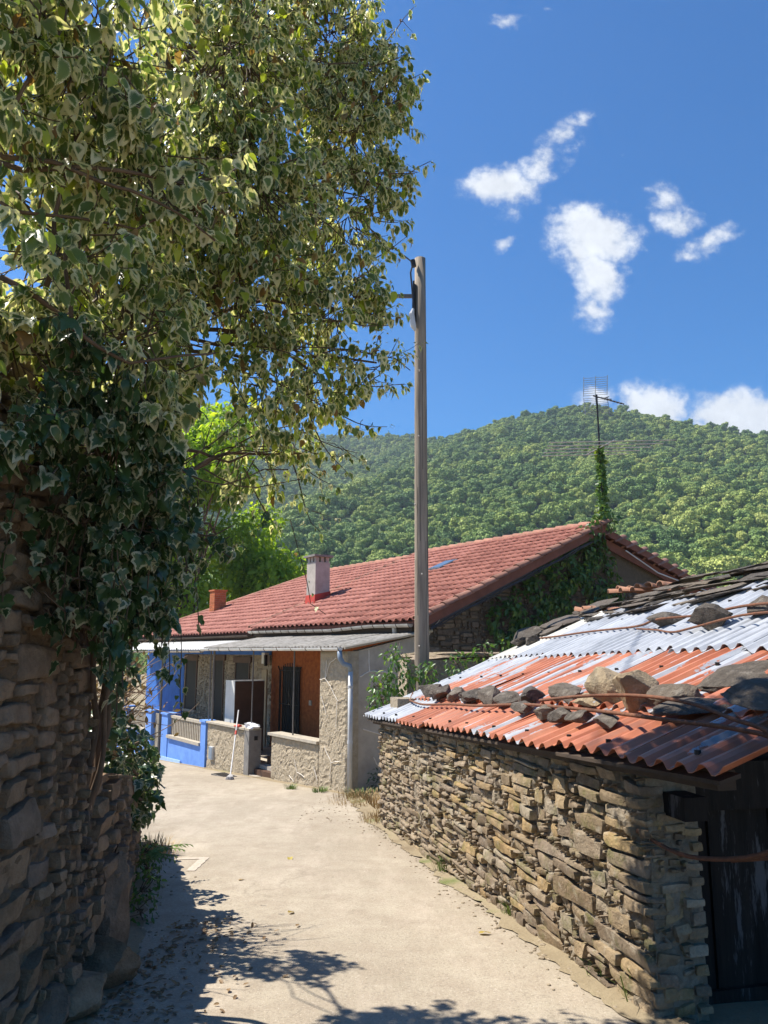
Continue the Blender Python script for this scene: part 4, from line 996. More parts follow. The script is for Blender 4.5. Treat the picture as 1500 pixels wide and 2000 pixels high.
roofstone(5.62, .44, .40, .32, .33, 201, 'large squarish tan boulder standing on the red sheets', .3, m_tanrock, .03)
roofstone(6.08, .40, .34, .34, .32, 212, 'rounded tan boulder beside the squarish one on the red sheets', -.4, m_tanrock, .03)
roofstone(5.42, .42, .34, .28, .12, 203, 'low pale tan stone at the foot of the squarish boulder', .2, m_tanrock, .03)
roofstone(6.45, .42, .32, .30, .17, 204, 'dark angular stone just right of the tan boulders', .5)
roofstone(6.75, .36, .50, .36, .09, 205, 'wide flat grey slab on the near corner of the roof', .2)
roofstone(6.60, .80, .58, .48, .10, 206, 'biggest dark slab high on the near end of the red sheets', .5)
roofstone(7.35, .45, .80, .42, .14, 207, 'long pale grey slab lying along the near verge', 1.3)
roofstone(7.0, .95, .5, .45, .13, 208, 'dark slab behind the biggest slab at the frame edge', .2)
roofstone(3.75, 2.12, .36, .30, .22, 209, 'brown stone holding the wire on the silver sheets', .3, None, .09)
roofstone(4.85, 1.86, .50, .36, .26, 210, 'dark rounded stone on the silver sheets near the frame edge', .2, None, .09)
roofstone(5.3, 2.05, .5, .34, .2, 211, 'mottled stone right of the dark rounded one on the silver sheets', -.2, None, .09)
# rusty iron rods along the eave and over the upper sheets
def rod(name, pts, r_, label):
    P_ = [sp(s, w, rz(s, w) + l) if w is not None else sp(s, 0, l) for (s, w, l) in pts]
    # smooth
    Q = []
    for i in range(len(P_) - 1):
        p0 = P_[max(0, i - 1)]; p1 = P_[i]; p2 = P_[i + 1]; p3 = P_[min(len(P_) - 1, i + 2)]
        for k in range(6):
            t = k / 6; Q.append(.5 * ((2 * p1) + (p2 - p0) * t + (2 * p0 - 5 * p1 + 4 * p2 - p3) * t * t + (3 * p1 - p0 - 3 * p2 + p3) * t ** 3))
    Q.append(P_[-1]); o = part(name, MB().tube(Q, r_, 6), m_rust, smooth=True); return tag(o, label, 'iron rod')
rod('iron_rod', [(-.25, .52, .07), (.3, .34, .06), (.8, .22, .09), (1.6, .16, .08), (2.6, .18, .09), (3.6, .16, .10), (4.6, .18, .12), (5.4, .14, .13), (6.2, .10, .13), (7.0, .06, .12), (7.5, .06, .10), (7.72, .12, .02), (7.78, .2, -.25), (7.6, .3, -.52), (7.2, .2, -.60)], .013, 'rusty rod lying along the shed eave and bent down at the near corner')
rod('iron_rod', [(4.9, .22, .14), (5.6, .24, .17), (6.3, .26, .17), (6.9, .22, .15), (7.4, .12, .12), (7.70, .10, .06), (7.74, .16, -.2), (7.5, .2, -.5), (7.0, .1, -.58), (6.7, -.02, -.45)], .012, 'second rusty rod crossing above the first near the shed corner')
rod('iron_rod', [(.2, 2.3, .12), (1.0, 2.22, .13), (2.0, 2.2, .13), (3.2, 2.12, .13), (3.8, 2.0, .2), (4.4, 2.1, .15), (5.4, 1.9, .22), (7.0, 1.8, .15)], .012, 'thin rusty rod across the silver upper roof sheets')
rod('iron_rod', [(3.3, 2.06, .12), (3.9, 1.92, .12), (4.4, 1.78, .12), (4.8, 1.75, .15), (5.6, 1.72, .2), (7.0, 1.6, .15)], .010, 'lower of two thin rods curving over the silver sheets')

# ================================================================== POLE, ANTENNA
m_pole = plain('weathered_pole_wood', (.34, .28, .215), (.16, .13, .10), 14, .92, .9, 40, stretch=(1, 1, .06))
pole = thing('utility_pole', 'tall weathered wooden utility pole between the shed and the tiled house', 'pole', (.60, 12.5, -.8))
part('post', MB().tube([(.60 + .004 * z, 12.5, z) for z in (-1.0, 1, 3, 5, 7, 8.42)], [.125, .12, .113, .108, .10, .096], 18), m_pole, pole, True, True)
mb = MB(); mb.box(.10, .52, 12.42, 12.46, 7.66, 7.72); part('cross_arm', mb, m_post, pole, world=True)
mb = MB(); mb.box(.50, .53, 12.38, 12.5, 7.2, 7.95); part('steel_bracket', mb, m_iron, pole, world=True)
mb = MB(); mb.tube([(.51, 12.4, 8.3), (.46, 12.38, 8.1), (.50, 12.38, 7.6), (.49, 12.38, 7.15)], .016, 6); part('cable', mb, m_cable, pole, world=True)
mb = MB(); mb.tube([(.50, 12.36, 7.42), (.47, 12.36, 7.32), (.50, 12.36, 7.10), (.53, 12.36, 7.02)], [.02, .05, .05, .02], 8); part('clamp', mb, m_pvc, pole, world=True)
mb = MB(); mb.tube([(.52, 12.4, 8.22), (.50, 12.4, 8.34)], .045, 8); part('insulator', mb, m_iron, pole, world=True)
for k in range(5):
    z = 1.7 + k * 1.15; mb = MB(); a_ = -1.9 + .5 * math.sin(k * 2.2); mb.tube([(.60 + math.cos(a_) * .11, 12.5 + math.sin(a_) * .11, z), (.60 + math.cos(a_) * .13, 12.5 + math.sin(a_) * .13, z + .02)], .012, 5); part('bolt', mb, m_gutter, pole, world=True)
for k in range(6):
    a_ = -1.57 + (k - 2.5) * .42; z0 = 1.0 + 1.2 * k % 4.5; part('crack', MB().tube([(.602 + .004 * (z0 + q * .3) + math.cos(a_ + .03 * math.sin(q * 3)) * (.1215 - .003 * (z0 + q * .3)), 12.5 + math.sin(a_ + .03 * math.sin(q * 3)) * (.1215 - .003 * (z0 + q * .3)), z0 + q * .3) for q in range(8)], .004, 4), m_iron, pole, world=True)
wire = []
for i in range(17):
    t = i / 16; wire.append(Vector((.50, 12.4, 8.3)).lerp(Vector((-6.5, 3.0, 10.2)), t) + Vector((0, 0, -.9 * 4 * t * (1 - t) * .4)))
tag(part('overhead_cable', MB().tube(wire, .013, 5), m_cable), 'black overhead cable running from the pole top into the ivy', 'cable')
ant = thing('tv_antenna', 'old television antenna mast with grid reflector on the house gable', 'antenna', hp(-.05, 7.6, 4.6))
m_alu = plain('dull_aluminium', (.42, .42, .42), (.28, .27, .26), 12, .45, .1, metallic=.6)
mast0 = hp(-.05, 7.6, 4.4); mast1 = hp(-.05, 7.58, 8.2)
part('mast', MB().tube([mast0, mast1], .024, 8), m_iron, ant, world=True)
# long VHF dipoles near mid mast
mid = mast0.lerp(mast1, .62); bx = Vector((.97, .24, 0)).normalized(); bx.z = .085; by = Vector((-.24, .97, 0))
part('boom', MB().tube([mid - by * .75 + Vector((0, 0, .02)), mid + by * .75], .014, 6), m_alu, ant, world=True)
for k in range(5):
    q = -.7 + k * .35; L = 1.75 - .12 * k
    part('dipole', MB().tube([mid + by * q - bx * L, mid + by * q + bx * L], .013, 5), m_gutter, ant, world=True)
# UHF yagi with grid reflector
top = mast1 - Vector((0, 0, .06)); ax = Vector((.80, -.45, -.42)).normalized(); sx = Vector((.52, .85, 0)).normalized(); ux = ax.cross(sx); ux = ux if ux.z > 0 else -ux
part('boom', MB().tube([top - ax * .1, top + ax * .75], .016, 6), m_iron, ant, world=True)
for k in range(7):
    c_ = top + ax * (.18 + k * .09); part('director', MB().tube([c_ - sx * .14, c_ + sx * .14], .007, 5), m_alu, ant, world=True); 
for sg in (-1, 1):
    part('brace', MB().tube([top + ax * .2, top + ax * .35 + sx * .12 * sg + ux * .06], .012, 5), m_iron, ant, world=True)
RX = Vector((1, 0, 0)); RU = Vector((0, 0, 1)); RC = top + Vector((.0, .12, .0))
for sgn in (-1, 1):
    for k in range(9):
        z = .04 + k * .055
        part('reflector_bar', MB().tube([RC - RX * .31 + RU * (z * sgn) + Vector((0, -.12 * k / 9, .02)), RC + RX * .31 + RU * (z * sgn) + Vector((0, -.12 * k / 9, .07))], .006, 5), m_alu, ant, world=True)
    for q in (-.31, 0, .31):
        part('reflector_post', MB().tube([RC + RX * q + RU * (.02 * sgn) + Vector((0, 0, .045 + q * .08)), RC + RX * q + RU * (.52 * sgn) + Vector((0, -.12, .045 + q * .08))], .009, 5), m_alu, ant, world=True)

# ================================================================== LEFT: OLD WALLS
lt = [(.27, .185, .115), (.37, .255, .155), (.31, .215, .135), (.22, .17, .13), (.42, .295, .17), (.32, .235, .165)]
m_leftstone = stone_mat('left_wall_stone', lt, bump=1.0, scale=9, light=(.30, .235, .16))
m_leftmortar = plain('earth_mortar', (.25, .17, .10), (.15, .10, .06), 7, .96, 1.0, 22, dist=.04)
tall = thing('ruined_stone_wall', 'tall dark rubble stone wall carrying the ivy at the left edge', 'wall', (-1.72, 2.2, 0))
LY0, LY1 = 1.6, 4.62
mb = MB(); mb.box(-2.35, -1.735, LY0, LY1 - .02, -.8, 3.05)
mb.grid(140, 200, lambda i, j: (-1.712 + .035 * fbm(Vector((i * 26, j * 40, 1.5)), 4), LY0 + (LY1 - LY0) * i, -.6 + 3.66 * j))
part('mortar_core', mb, m_leftmortar, tall, world=True)
# faces +X: stone frame u -> +Y, into wall -> -X
def wall_frame(p0, p1):
    p0 = Vector(p0); p1 = Vector(p1); u = (p1 - p0).normalized(); n_ = Vector((-u.y, u.x, 0))    # n_ = into the wall (left of travel)
    return Matrix(((u.x, n_.x, 0, p0.x), (u.y, n_.y, 0, p0.y), (0, 0, 1, 0), (0, 0, 0, 1))), (p1 - p0).length
FRl, Ll = wall_frame((-1.70, LY0, 0), (-1.70, LY1, 0))
st = rubble(Ll, lambda u: 3.05, (.20, .52), (.085, .23), 33, bottom=lambda u: gz(0, LY0 + u) - .1)
off = Matrix.Translation(worldoff(tall))
wall_stones(tall, st, m_leftstone, 41, .010, (.015, .05), .10, 6, .018, frame=off @ FRl, rank=lambda q: q[2] - q[0] * .3, k=13)
lowp = [(-1.74, 4.66, 0), (-1.80, 5.5, 0), (-2.30, 7.4, 0), (-2.93, 9.6, 0)]
loww = thing('low_stone_wall', 'lower overgrown rubble wall running on beyond the tall wall', 'wall', (-1.9, 5.5, 0))
offl = Matrix.Translation(worldoff(loww))
ltop = lambda y: .95 - (y - 4.7) * .165
for i in range(3):
    FRm, Lm = wall_frame(lowp[i], lowp[i + 1]); y0 = lowp[i][1]; dy = (lowp[i + 1][1] - y0) / Lm
    mb = MB(); nrm = FRm.to_3x3() @ Vector((0, 1, 0))
    mb.grid(int(Lm * 18), 22, lambda a_, j: FRm @ Vector((Lm * a_, .03 + .05 * fbm(Vector((Lm * a_ * 6 + i * 9, j * 8, 4)), 4), gz(0, y0) - .3 + (ltop(y0 + dy * Lm * a_) - gz(0, y0) + .3) * j)))
    p0, p1 = Vector(lowp[i]), Vector(lowp[i + 1]); z0, z1 = ltop(p0.y), ltop(p1.y)
    mb.hexa([p0 + nrm * .06 + Vector((0, 0, -1)), p1 + nrm * .06 + Vector((0, 0, -1)), p1 + nrm * .5 + Vector((0, 0, -1)), p0 + nrm * .5 + Vector((0, 0, -1)), p0 + nrm * .06 + Vector((0, 0, z0)), p1 + nrm * .06 + Vector((0, 0, z1)), p1 + nrm * .5 + Vector((0, 0, z1)), p0 + nrm * .5 + Vector((0, 0, z0))])
    part('mortar_core', mb, m_leftmortar, loww, world=True)
    st = rubble(Lm, lambda u: ltop(y0 + dy * u), (.16, .42), (.07, .17), 50 + i, bottom=lambda u: gz(0, y0 + dy * u) - .08)
    wall_stones(loww, st, m_leftstone, 60 + i * 7, .011, (.0, .07), .10, 4, .018, frame=offl @ FRm, keep=95, rank=lambda q: q[0], k=12)
mb = MB(); p0 = Vector((-2.93, 9.6, 0)); mb.box(-3.45, -2.95, 9.58, 9.62, -1.2, ltop(9.6)); part('end_face', mb, m_leftmortar, loww, world=True)
for i, (x, y, L, Wd, H, zz, lab, rot) in enumerate([(-1.70, 5.45, .34, .5, .85, .0, 'tall upright boulder at the foot of the low wall', (.0, .12, .1)), (-1.62, 4.98, .52, .55, .36, -.18, 'rounded boulder lying in front of the upright boulder', (0, .1, .5)),
                                                    (-1.55, 4.5, .35, .4, .28, -.2, 'dark boulder at the wall foot nearest the camera', (0, 0, .3)), (-1.84, 5.95, .3, .5, .6, .0, 'upright dark stone behind the tall boulder', (.1, .1, 0)),
                                                    (-1.62, 4.2, .3, .42, .3, -.2, 'squat stone half hidden in shade at the frame corner', (0, 0, .2))]):
    o = link('boulder', rock_mesh('boulder', (L, Wd, H), m_leftstone, 900 + i, 4, .12, 4.0, 12), None, (x - .12, y, gz(x, y) + H * .30), rot); tag(o, lab, 'boulder')
mb = MB()
for (p, q) in (((3.52, .33), (3.56, .02)), ((3.56, .02), (3.80, -.05)), ((3.52, .33), (3.66, .40))):
    pass
# ================================================================== LEAVES
def leaf_outline(kind):
    if kind == 'ovate': half = [(0, 0), (.17, .03), (.29, .24), (.27, .50), (.12, .82), (0, 1.0)]
    elif kind == 'lobed': half = [(0, .06), (.16, -.04), (.36, .04), (.50, .20), (.34, .34), (.40, .55), (.20, .66), (.09, .86), (0, 1.0)]
    elif kind == 'far': half = [(0, 0), (.26, .42), (0, 1.0)]
    else: half = [(0, 0), (.16, .10), (.25, .35), (.22, .62), (.10, .86), (0, 1.0)]
    return half + [(-x, y) for (x, y) in half[-2:0:-1]]
def leaf_template(kind, fold, curl, wav, seed):
    r = random.Random(seed); ol = leaf_outline(kind); n_ = len(ol); c = (0, .40)
    V = [(c[0], c[1])] + [(c[0] + (x - c[0]) * .62, c[1] + (y - c[1]) * .62) for x, y in ol] + ol
    E_ = [0.0] + [.62] * n_ + [1.0] * n_
    Z = []
    ph = r.uniform(0, 6)
    for (x, y) in V: Z.append(fold * abs(x) - curl * (y - .3) ** 2 * (1 if y > .3 else .3) + wav * math.sin(y * 9 + ph + (2 if x > 0 else 0)) * abs(x) * 2)
    F = []
    for i in range(n_):
        j = (i + 1) % n_; F.append((0, 1 + i, 1 + j)); F.append((1 + i, 1 + n_ + i, 1 + n_ + j)); F.append((1 + i, 1 + n_ + j, 1 + j))
    return np.array([(x, y, z) for (x, y), z in zip(V, Z)]), np.array(F), np.array(E_)
TPL = {'ovate': [leaf_template('ovate', f, c, w, i) for i, (f, c, w) in enumerate([(.35, .25, .06), (.15, .45, .10), (.5, .15, .05), (.25, .6, .08), (-.15, .3, .12)])],
       'lobed': [leaf_template('lobed', f, c, w, i) for i, (f, c, w) in enumerate([(.25, .25, .06), (.1, .4, .08), (.4, .15, .05), (-.1, .3, .1)])],
       'far': [(lambda o: (np.array([(x, y, .35 * abs(x) - .3 * y * y) for x, y in o]), np.array([(0, 1, 2), (0, 2, 3)]), np.array([1.0, .8, 1.0, .8])))([(0, 0), (.30, .45), (0, 1.0), (-.30, .45)])],
       'plain': [leaf_template('plain', f, c, w, i) for i, (f, c, w) in enumerate([(.3, .3, .05), (.1, .5, .06), (.4, .1, .05)])]}
def frames(dirs, norms):
    y = dirs / np.linalg.norm(dirs, axis=1, keepdims=True)
    z = norms - y * np.sum(norms * y, axis=1, keepdims=True); z /= np.linalg.norm(z, axis=1, keepdims=True) + 1e-9
    x = np.cross(y, z); return np.stack([x, y, z], 2)          # columns
def leaves_mesh(name, mat, pos, dirs, norms, size, rnd, kinds, gen):
    """all leaves joined: arrays of base point, tip direction, blade normal, length"""
    FR_ = frames(dirs, norms); V = []; F = []; E_ = []; RN = []; o = 0
    tsel = gen.integers(0, 100, len(pos))
    for kind in set(kinds):
        for ti, (tv, tf, te) in enumerate(TPL[kind]):
            idx = np.array([i for i in range(len(pos)) if kinds[i] == kind and tsel[i] % len(TPL[kind]) == ti])
            if not len(idx): continue
            Q = np.einsum('nij,kj->nki', FR_[idx], tv) * size[idx][:, None, None] + pos[idx][:, None, :]
            V.append(Q.reshape(-1, 3)); m_ = len(tv)
            F.append((tf[None] + (np.arange(len(idx)) * m_)[:, None, None] + o).reshape(-1, 3)); o += m_ * len(idx)
            E_.append(np.tile(te, len(idx))); RN.append(np.repeat(rnd[idx], m_))
    V = np.concatenate(V); F = np.concatenate(F); me = bpy.data.meshes.new(name)
    me.vertices.add(len(V)); me.vertices.foreach_set('co', V.astype(np.float32).ravel()); me.loops.add(len(F) * 3); me.loops.foreach_set('vertex_index', F.astype(np.int32).ravel())
    me.polygons.add(len(F)); me.polygons.foreach_set('loop_start', np.arange(0, len(F) * 3, 3, dtype=np.int32))
    me.update(calc_edges=True); me.validate()
    for nm, dat in (('edge', np.concatenate(E_)), ('rnd', np.concatenate(RN))):
        a_ = me.attributes.new(nm, 'FLOAT', 'POINT'); a_.data.foreach_set('value', dat.astype(np.float32))
    me.polygons.foreach_set('use_smooth', [True] * len(me.polygons)); me.materials.append(mat); return me
def leaf_mat(name, greens, margin=None, mw=.62, trans=.35, young=None, gloss=.38, dead=None):
    M = Mat(name, gloss, 0, .45); rn_ = M.attr('rnd'); ed = M.attr('edge')
    nz_ = M.noise(38, 3, .6)
    g_ = M.ramp(rn_, [(i / (len(greens) - 1), c_) for i, c_ in enumerate(greens)])
    g_ = M.mix(M.ramp(nz_, [(.4, 0), (.7, .45)]), g_, (greens[-1][0] * 1.2, greens[-1][1] * 1.2, greens[-1][2] * 1.1))
    if margin:
        k = M.math('ADD', ed, M.math('ADD', M.math('MULTIPLY', M.math('SUBTRACT', nz_, .5), 1.5), M.math('MULTIPLY', M.math('SUBTRACT', M.math('FRACT', M.math('MULTIPLY', rn_, 5.7)), .5), .75)))
        f = M.ramp(k, [(mw - .10, 0), (mw + .12, .92)]); g_ = M.mix(f, g_, margin)
    if young:
        sel = M.ramp(M.math('FRACT', M.math('MULTIPLY', rn_, 7.31)), [(.90, 0), (.92, 1)]); g_ = M.mix(sel, g_, young)
    if dead:
        sel = M.ramp(M.math('FRACT', M.math('MULTIPLY', rn_, 13.7)), [(.965, 0), (.97, 1)]); g_ = M.mix(sel, g_, dead)
    M.color(g_)
    tr = M.n('ShaderNodeBsdfTranslucent'); tm = M.n('ShaderNodeVectorMath', operation='MULTIPLY'); tm.inputs[1].default_value = (1.15, 1.2, .6); M.l(g_, tm.inputs[0]); M.l(tm.outputs[0], tr.inputs['Color'])
    ms = M.n('ShaderNodeMixShader'); ms.inputs[0].default_value = trans; out = M.t.nodes['Material Output']
    M.l(M.b.outputs[0], ms.inputs[1]); M.l(tr.outputs[0], ms.inputs[2]); M.l(ms.outputs[0], out.inputs['Surface']); return M.m
m_ivy = leaf_mat('variegated_ivy_leaf', [(.085, .13, .038), (.13, .19, .055), (.19, .25, .07), (.105, .16, .05)], (.80, .74, .48), .65, .46, (.42, .48, .06), .40, (.28, .16, .06))
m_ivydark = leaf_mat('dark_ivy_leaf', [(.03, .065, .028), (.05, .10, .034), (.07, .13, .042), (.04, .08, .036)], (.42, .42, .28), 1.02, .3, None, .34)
m_ivygreen = leaf_mat('green_ivy_leaf', [(.045, .10, .028), (.075, .15, .038), (.11, .20, .045)], None, .7, .38, (.22, .31, .04), .4)
m_treeleaf = leaf_mat('lime_tree_leaf', [(.17, .27, .03), (.25, .37, .035), (.33, .45, .045), (.20, .31, .03)], None, .7, .62, (.50, .56, .05), .5)
m_bark = plain('ivy_bark', (.17, .115, .075), (.09, .06, .04), 18, .95, .8, 50, stretch=(1, 1, .3))
m_twig = plain('twig_bark', (.16, .11, .07), (.09, .065, .045), 20, .9, .2)
m_deadtwig = plain('dead_twig', (.30, .22, .14), (.18, .12, .08), 20, .95, .2)
gen = np.random.default_rng(77)
# ------------------------------------------------------------------ the big variegated ivy
ivy = thing('variegated_ivy', 'huge variegated ivy with cream edged leaves overhanging the lane from the left wall', 'ivy', (-1.68, 4.5, -.25))
BL = [  # centre, radius, leaf length, density, kind share of lobed
 ((-.42, 5.0, 6.1), .52, .078, 1.0, 0), ((-.25, 5.0, 5.4), .50, .078, 1.0, 0), ((-.28, 4.9, 4.65), .48, .078, 1.0, 0), ((-.34, 4.85, 3.92), .46, .076, .95, 0), ((-.40, 4.85, 3.42), .40, .074, .65, 0),
 ((-.05, 4.9, 3.55), .28, .070, .35, 0), ((-.02, 4.95, 4.9), .30, .075, .7, 0), ((-.04, 4.95, 5.75), .32, .075, .8, 0),
 ((-.91, 4.0, 5.15), .62, .085, 1.0, 0), ((-.83, 4.2, 4.44), .60, .085, 1.0, 0), ((-.88, 4.4, 3.85), .54, .082, .9, 0), ((-.72, 4.6, 3.30), .40, .078, .55, .1), ((-.86, 4.8, 2.90), .34, .075, .28, .2), ((-.56, 5.0, 2.95), .24, .072, .35, .1),
 ((-1.25, 2.95, 4.15), .55, .092, .8, 0), ((-1.12, 3.15, 3.85), .52, .092, .8, 0), ((-1.38, 3.0, 3.30), .48, .090, .55, .1), ((-1.18, 3.35, 3.05), .46, .088, .7, .3), ((-1.32, 3.5, 2.66), .40, .088, 1.0, .7), ((-1.26, 3.7, 2.32), .35, .085, 1.1, .9), ((-1.22, 4.0, 2.42), .26, .082, .6, .8),
 ((-1.38, 4.15, 1.98), .28, .080, .9, .9), ((-1.32, 4.4, 2.02), .22, .078, .6, .8), ((-1.05, 4.8, 2.35), .22, .075, .2, .6), ((-1.5, 3.05, 2.9), .36, .085, .9, .4), ((-1.5, 3.0, 2.5), .26, .085, .9, .8), ((-1.5, 2.6, 4.25), .45, .09, .8, 0), ((-1.55, 2.6, 3.8), .40, .09, .7, 0), ((-1.50, 3.6, 1.95), .22, .085, .7, .9),
 ((-1.35, 4.0, 3.4), .55, .08, .6, .2), ((-1.3, 4.1, 4.3), .6, .08, .7, 0), ((-2.1, 5.0, 3.2), .36, .08, 1.0, .2), ((-1.95, 4.8, 4.2), .45, .08, .9, 0), ((-2.3, 5.8, 2.45), .34, .08, 1.0, .4), ((-1.6, 4.9, 2.7), .40, .08, .6, .4),
 ((-1.62, 3.5, 3.5), .42, .085, .9, .2), ((-1.5, 3.9, 3.75), .45, .085, .9, .1), ((-1.6, 4.4, 4.2), .5, .08, .8, 0), ((-1.45, 3.6, 4.3), .4, .085, .7, 0), ((-1.15, 4.7, 5.7), .6, .08, .8, 0), ((-.85, 4.5, 6.1), .5, .085, .7, 0)]
root = Vector((-1.63, 4.62, -.2))
HUB = [Vector((-1.60, 4.50, 1.6)), Vector((-1.58, 4.35, 2.6)), Vector((-1.55, 4.3, 3.6)), Vector((-1.5, 4.3, 4.6)), Vector((-1.45, 4.3, 5.4))]
def wob(pts, amp, seed):
    out = []
    for i, p in enumerate(pts):
        f = 1 if 0 < i < len(pts) - 1 else 0
        out.append(p + Vector(noise.noise_vector(p * 2.3 + Vector((seed, 0, 0)))) * amp * f)
    return out
def curve(p, q, sag, n_=7, amp=.06, seed=0):
    return wob([p.lerp(q, i / n_) + Vector((0, 0, -sag * 4 * (i / n_) * (1 - i / n_) * .5 + sag * .0)) for i in range(n_ + 1)], amp, seed)
trunk = [Vector((-1.76, 4.72, .62)), Vector((-1.70, 4.68, .9)), Vector((-1.66, 4.64, 1.25))] + HUB
for k in range(4):
    o_ = Vector((.03 * math.cos(k * 1.9), .05 * math.sin(k * 1.9), 0)); part('trunk', MB().tube(wob([trunk[0] + o_] + [trunk[i].lerp(trunk[i + 1], f) + o_ * (1 + .3 * i) for i in range(len(trunk) - 1) for f in (.25, .5, .75, 1)], .09, k * 5.0), [(.036 - .0008 * i - .005 * k) * (1 + .25 * noise.noise(Vector((i * .9, k, 0)))) for i in range(4 * len(trunk) - 3)], 8), m_bark, ivy, True, True)
# woody branches crossing the near left side
for k, L in enumerate([[(0, 300, 2.7), (120, 318, 2.75), (260, 372, 2.85), (420, 470, 3.1)], [(0, 318, 2.75), (170, 322, 2.8), (330, 350, 3.0), (460, 330, 3.3)], [(0, 395, 2.7), (110, 420, 2.8), (260, 455, 3.0), (420, 380, 3.2)], [(90, 560, 2.9), (100, 430, 2.85), (160, 250, 2.8), (220, 100, 2.9)],
                       [(0, 540, 2.7), (150, 640, 2.9), (260, 700, 3.1), (420, 690, 3.4)], [(20, 250, 2.6), (70, 150, 2.6), (130, 20, 2.7)], [(140, 700, 3.0), (130, 520, 2.95), (140, 330, 2.9), (150, 120, 2.9)]]):
    P_ = [at(*p) for p in L]; Q = []
    for i in range(len(P_) - 1):
        for f in range(5): Q.append(P_[i].lerp(P_[i + 1], f / 5))
    Q.append(P_[-1]); part('branch', MB().tube(wob(Q, .05, k * 4.1), [.012 - .0005 * i if k % 3 != 2 else .008 - .0003 * i for i in range(len(Q))], 6), m_bark, ivy, True, True)
tw = MB(); LP = []; LD = []; LN = []; LSZ = []; LK = []
trng = random.Random(101)
def rdir(): 
    while True:
        v = Vector((trng.uniform(-1, 1), trng.uniform(-1, 1), trng.uniform(-1, 1)))
        if .05 < v.length < 1: return v.normalized()
def put_leaf(p, out, size, lob, hang=.75):
    d = out * .45 + Vector((0, 0, -hang * 1.35)) + rdir() * .45
    n_ = out * .8 + Vector((0, 0, .45)) + rdir() * .7
    LP.append(p + d.normalized() * .02); LD.append(d); LN.append(n_); LSZ.append(size * (trng.uniform(.66, 1.2) if trng.random() < .65 else trng.uniform(.34, .66))); LK.append('lobed' if trng.random() < lob else 'ovate')
def twig(p, q, r0, size, lob, nl, seed, sag=.04, hang=.75, start=.35, side=True):
    pts = curve(p, q, sag, 5, .05, seed); tw.tube(pts, [r0 * (1 - .12 * i) for i in range(len(pts))], 3, cap=False)
    ax_ = (q - p).normalized()
    for k in range(nl):
        f = start + (1 - start) * (k + trng.random()) / nl; i = min(int(f * 5), 4); b_ = pts[i].lerp(pts[i + 1], f * 5 - i)
        o_ = (rdir() - ax_ * .2).normalized() * .8 + ax_ * .5; put_leaf(b_ + o_ * .03, o_.normalized(), size, lob, hang)
    # leafy tip
    for k in range(3): put_leaf(pts[-1] + rdir() * .015, (ax_ + rdir() * .8).normalized(), size * .85, lob, hang * .6)
for bi, (c_, r_, ls, den, lob) in enumerate(BL):
    c_ = Vector(c_); hub = min(HUB, key=lambda h: (h - c_).length)
    part('stem', MB().tube(curve(hub, c_, -.05, 8, .16, bi * 3.3), [.017 - .0013 * i for i in range(9)], 6), m_bark, ivy, True, True)
    nt = int(185 * den * (r_ / .5) ** 2 * (.08 / ls) ** 1.0)
    for k in range(nt):
        o_ = rdir(); 
        rr = r_ * (.82 + .34 * noise.noise(o_ * 2.2 + c_ * 1.7) + trng.uniform(-.16, .14)); o2 = Vector((o_.x, o_.y, o_.z * .95))
        q = c_ + o2 * rr; p = c_ + o2 * rr * trng.uniform(.15, .5) + rdir() * .08
        if q.x < -1.64 and q.y < 4.7: continue
        gp = noise.noise(q * 2.1) + .5 * noise.noise(q * 4.7 + Vector((9, 0, 0)))
        if gp < -.17 and trng.random() < .85: continue
        twig(p, q, .0045, ls, lob, trng.randint(6, 10), bi * 100 + k)
    # bare inner branches
    for k in range(4):
        o_ = rdir(); tw.tube(curve(hub.lerp(c_, trng.uniform(.3, .8)), c_ + o_ * r_ * .9, trng.uniform(-.1, .12), 6, .12, bi * 7 + k), [.006, .006, .005, .005, .004, .004, .003], 4, cap=False)
# reaching shoots at the right edge and hanging strands below
for (p, q, n_) in [((-.1, 4.9, 5.9), (.22, 4.95, 6.35), 4), ((-.0, 4.9, 5.5), (.30, 4.95, 5.75), 4), ((0, 4.9, 4.9), (.33, 4.9, 5.05), 5), ((-.1, 4.9, 4.3), (.16, 4.95, 4.5), 4), ((-.3, 4.85, 3.5), (.18, 4.9, 3.62), 6), ((-.2, 4.85, 3.4), (.14, 4.95, 3.42), 5), ((-.25, 4.85, 3.3), (.10, 4.95, 3.75), 6),
                   ((-.3, 4.9, 3.2), (.02, 4.95, 3.12), 4), ((-.6, 4.9, 3.1), (-.16, 5.0, 2.95), 5), ((-.7, 4.9, 3.0), (-.32, 5.0, 2.72), 5), ((-.5, 4.9, 3.2), (-.25, 5.0, 2.82), 5), ((-.62, 5.0, 2.9), (-.42, 5.05, 2.42), 5), ((-.9, 4.9, 2.8), (-.7, 5.0, 2.45), 5)]:
    p, q = Vector(p), Vector(q); twig(p, q, .006, .062, .1, n_ * 2, q.x * 50, .06, .6, .3)
    for k in range(2): twig(p.lerp(q, .5 + .2 * k), p.lerp(q, .6 + .3 * k) + rdir() * .14, .003, .055, .1, 3, q.z * 9 + k, .02)
part('stem', MB().tube(curve(Vector((-.62, 5.0, 2.5)), Vector((-.48, 5.05, 1.95)), .02, 6, .03, 3) + [Vector((-.38, 5.05, 1.88))], .0035, 4), m_twig, ivy, True, True)
for k in range(5): put_leaf(Vector((-.58 + .04 * k, 5.02, 2.3 - .09 * k)), rdir(), .04, .2)
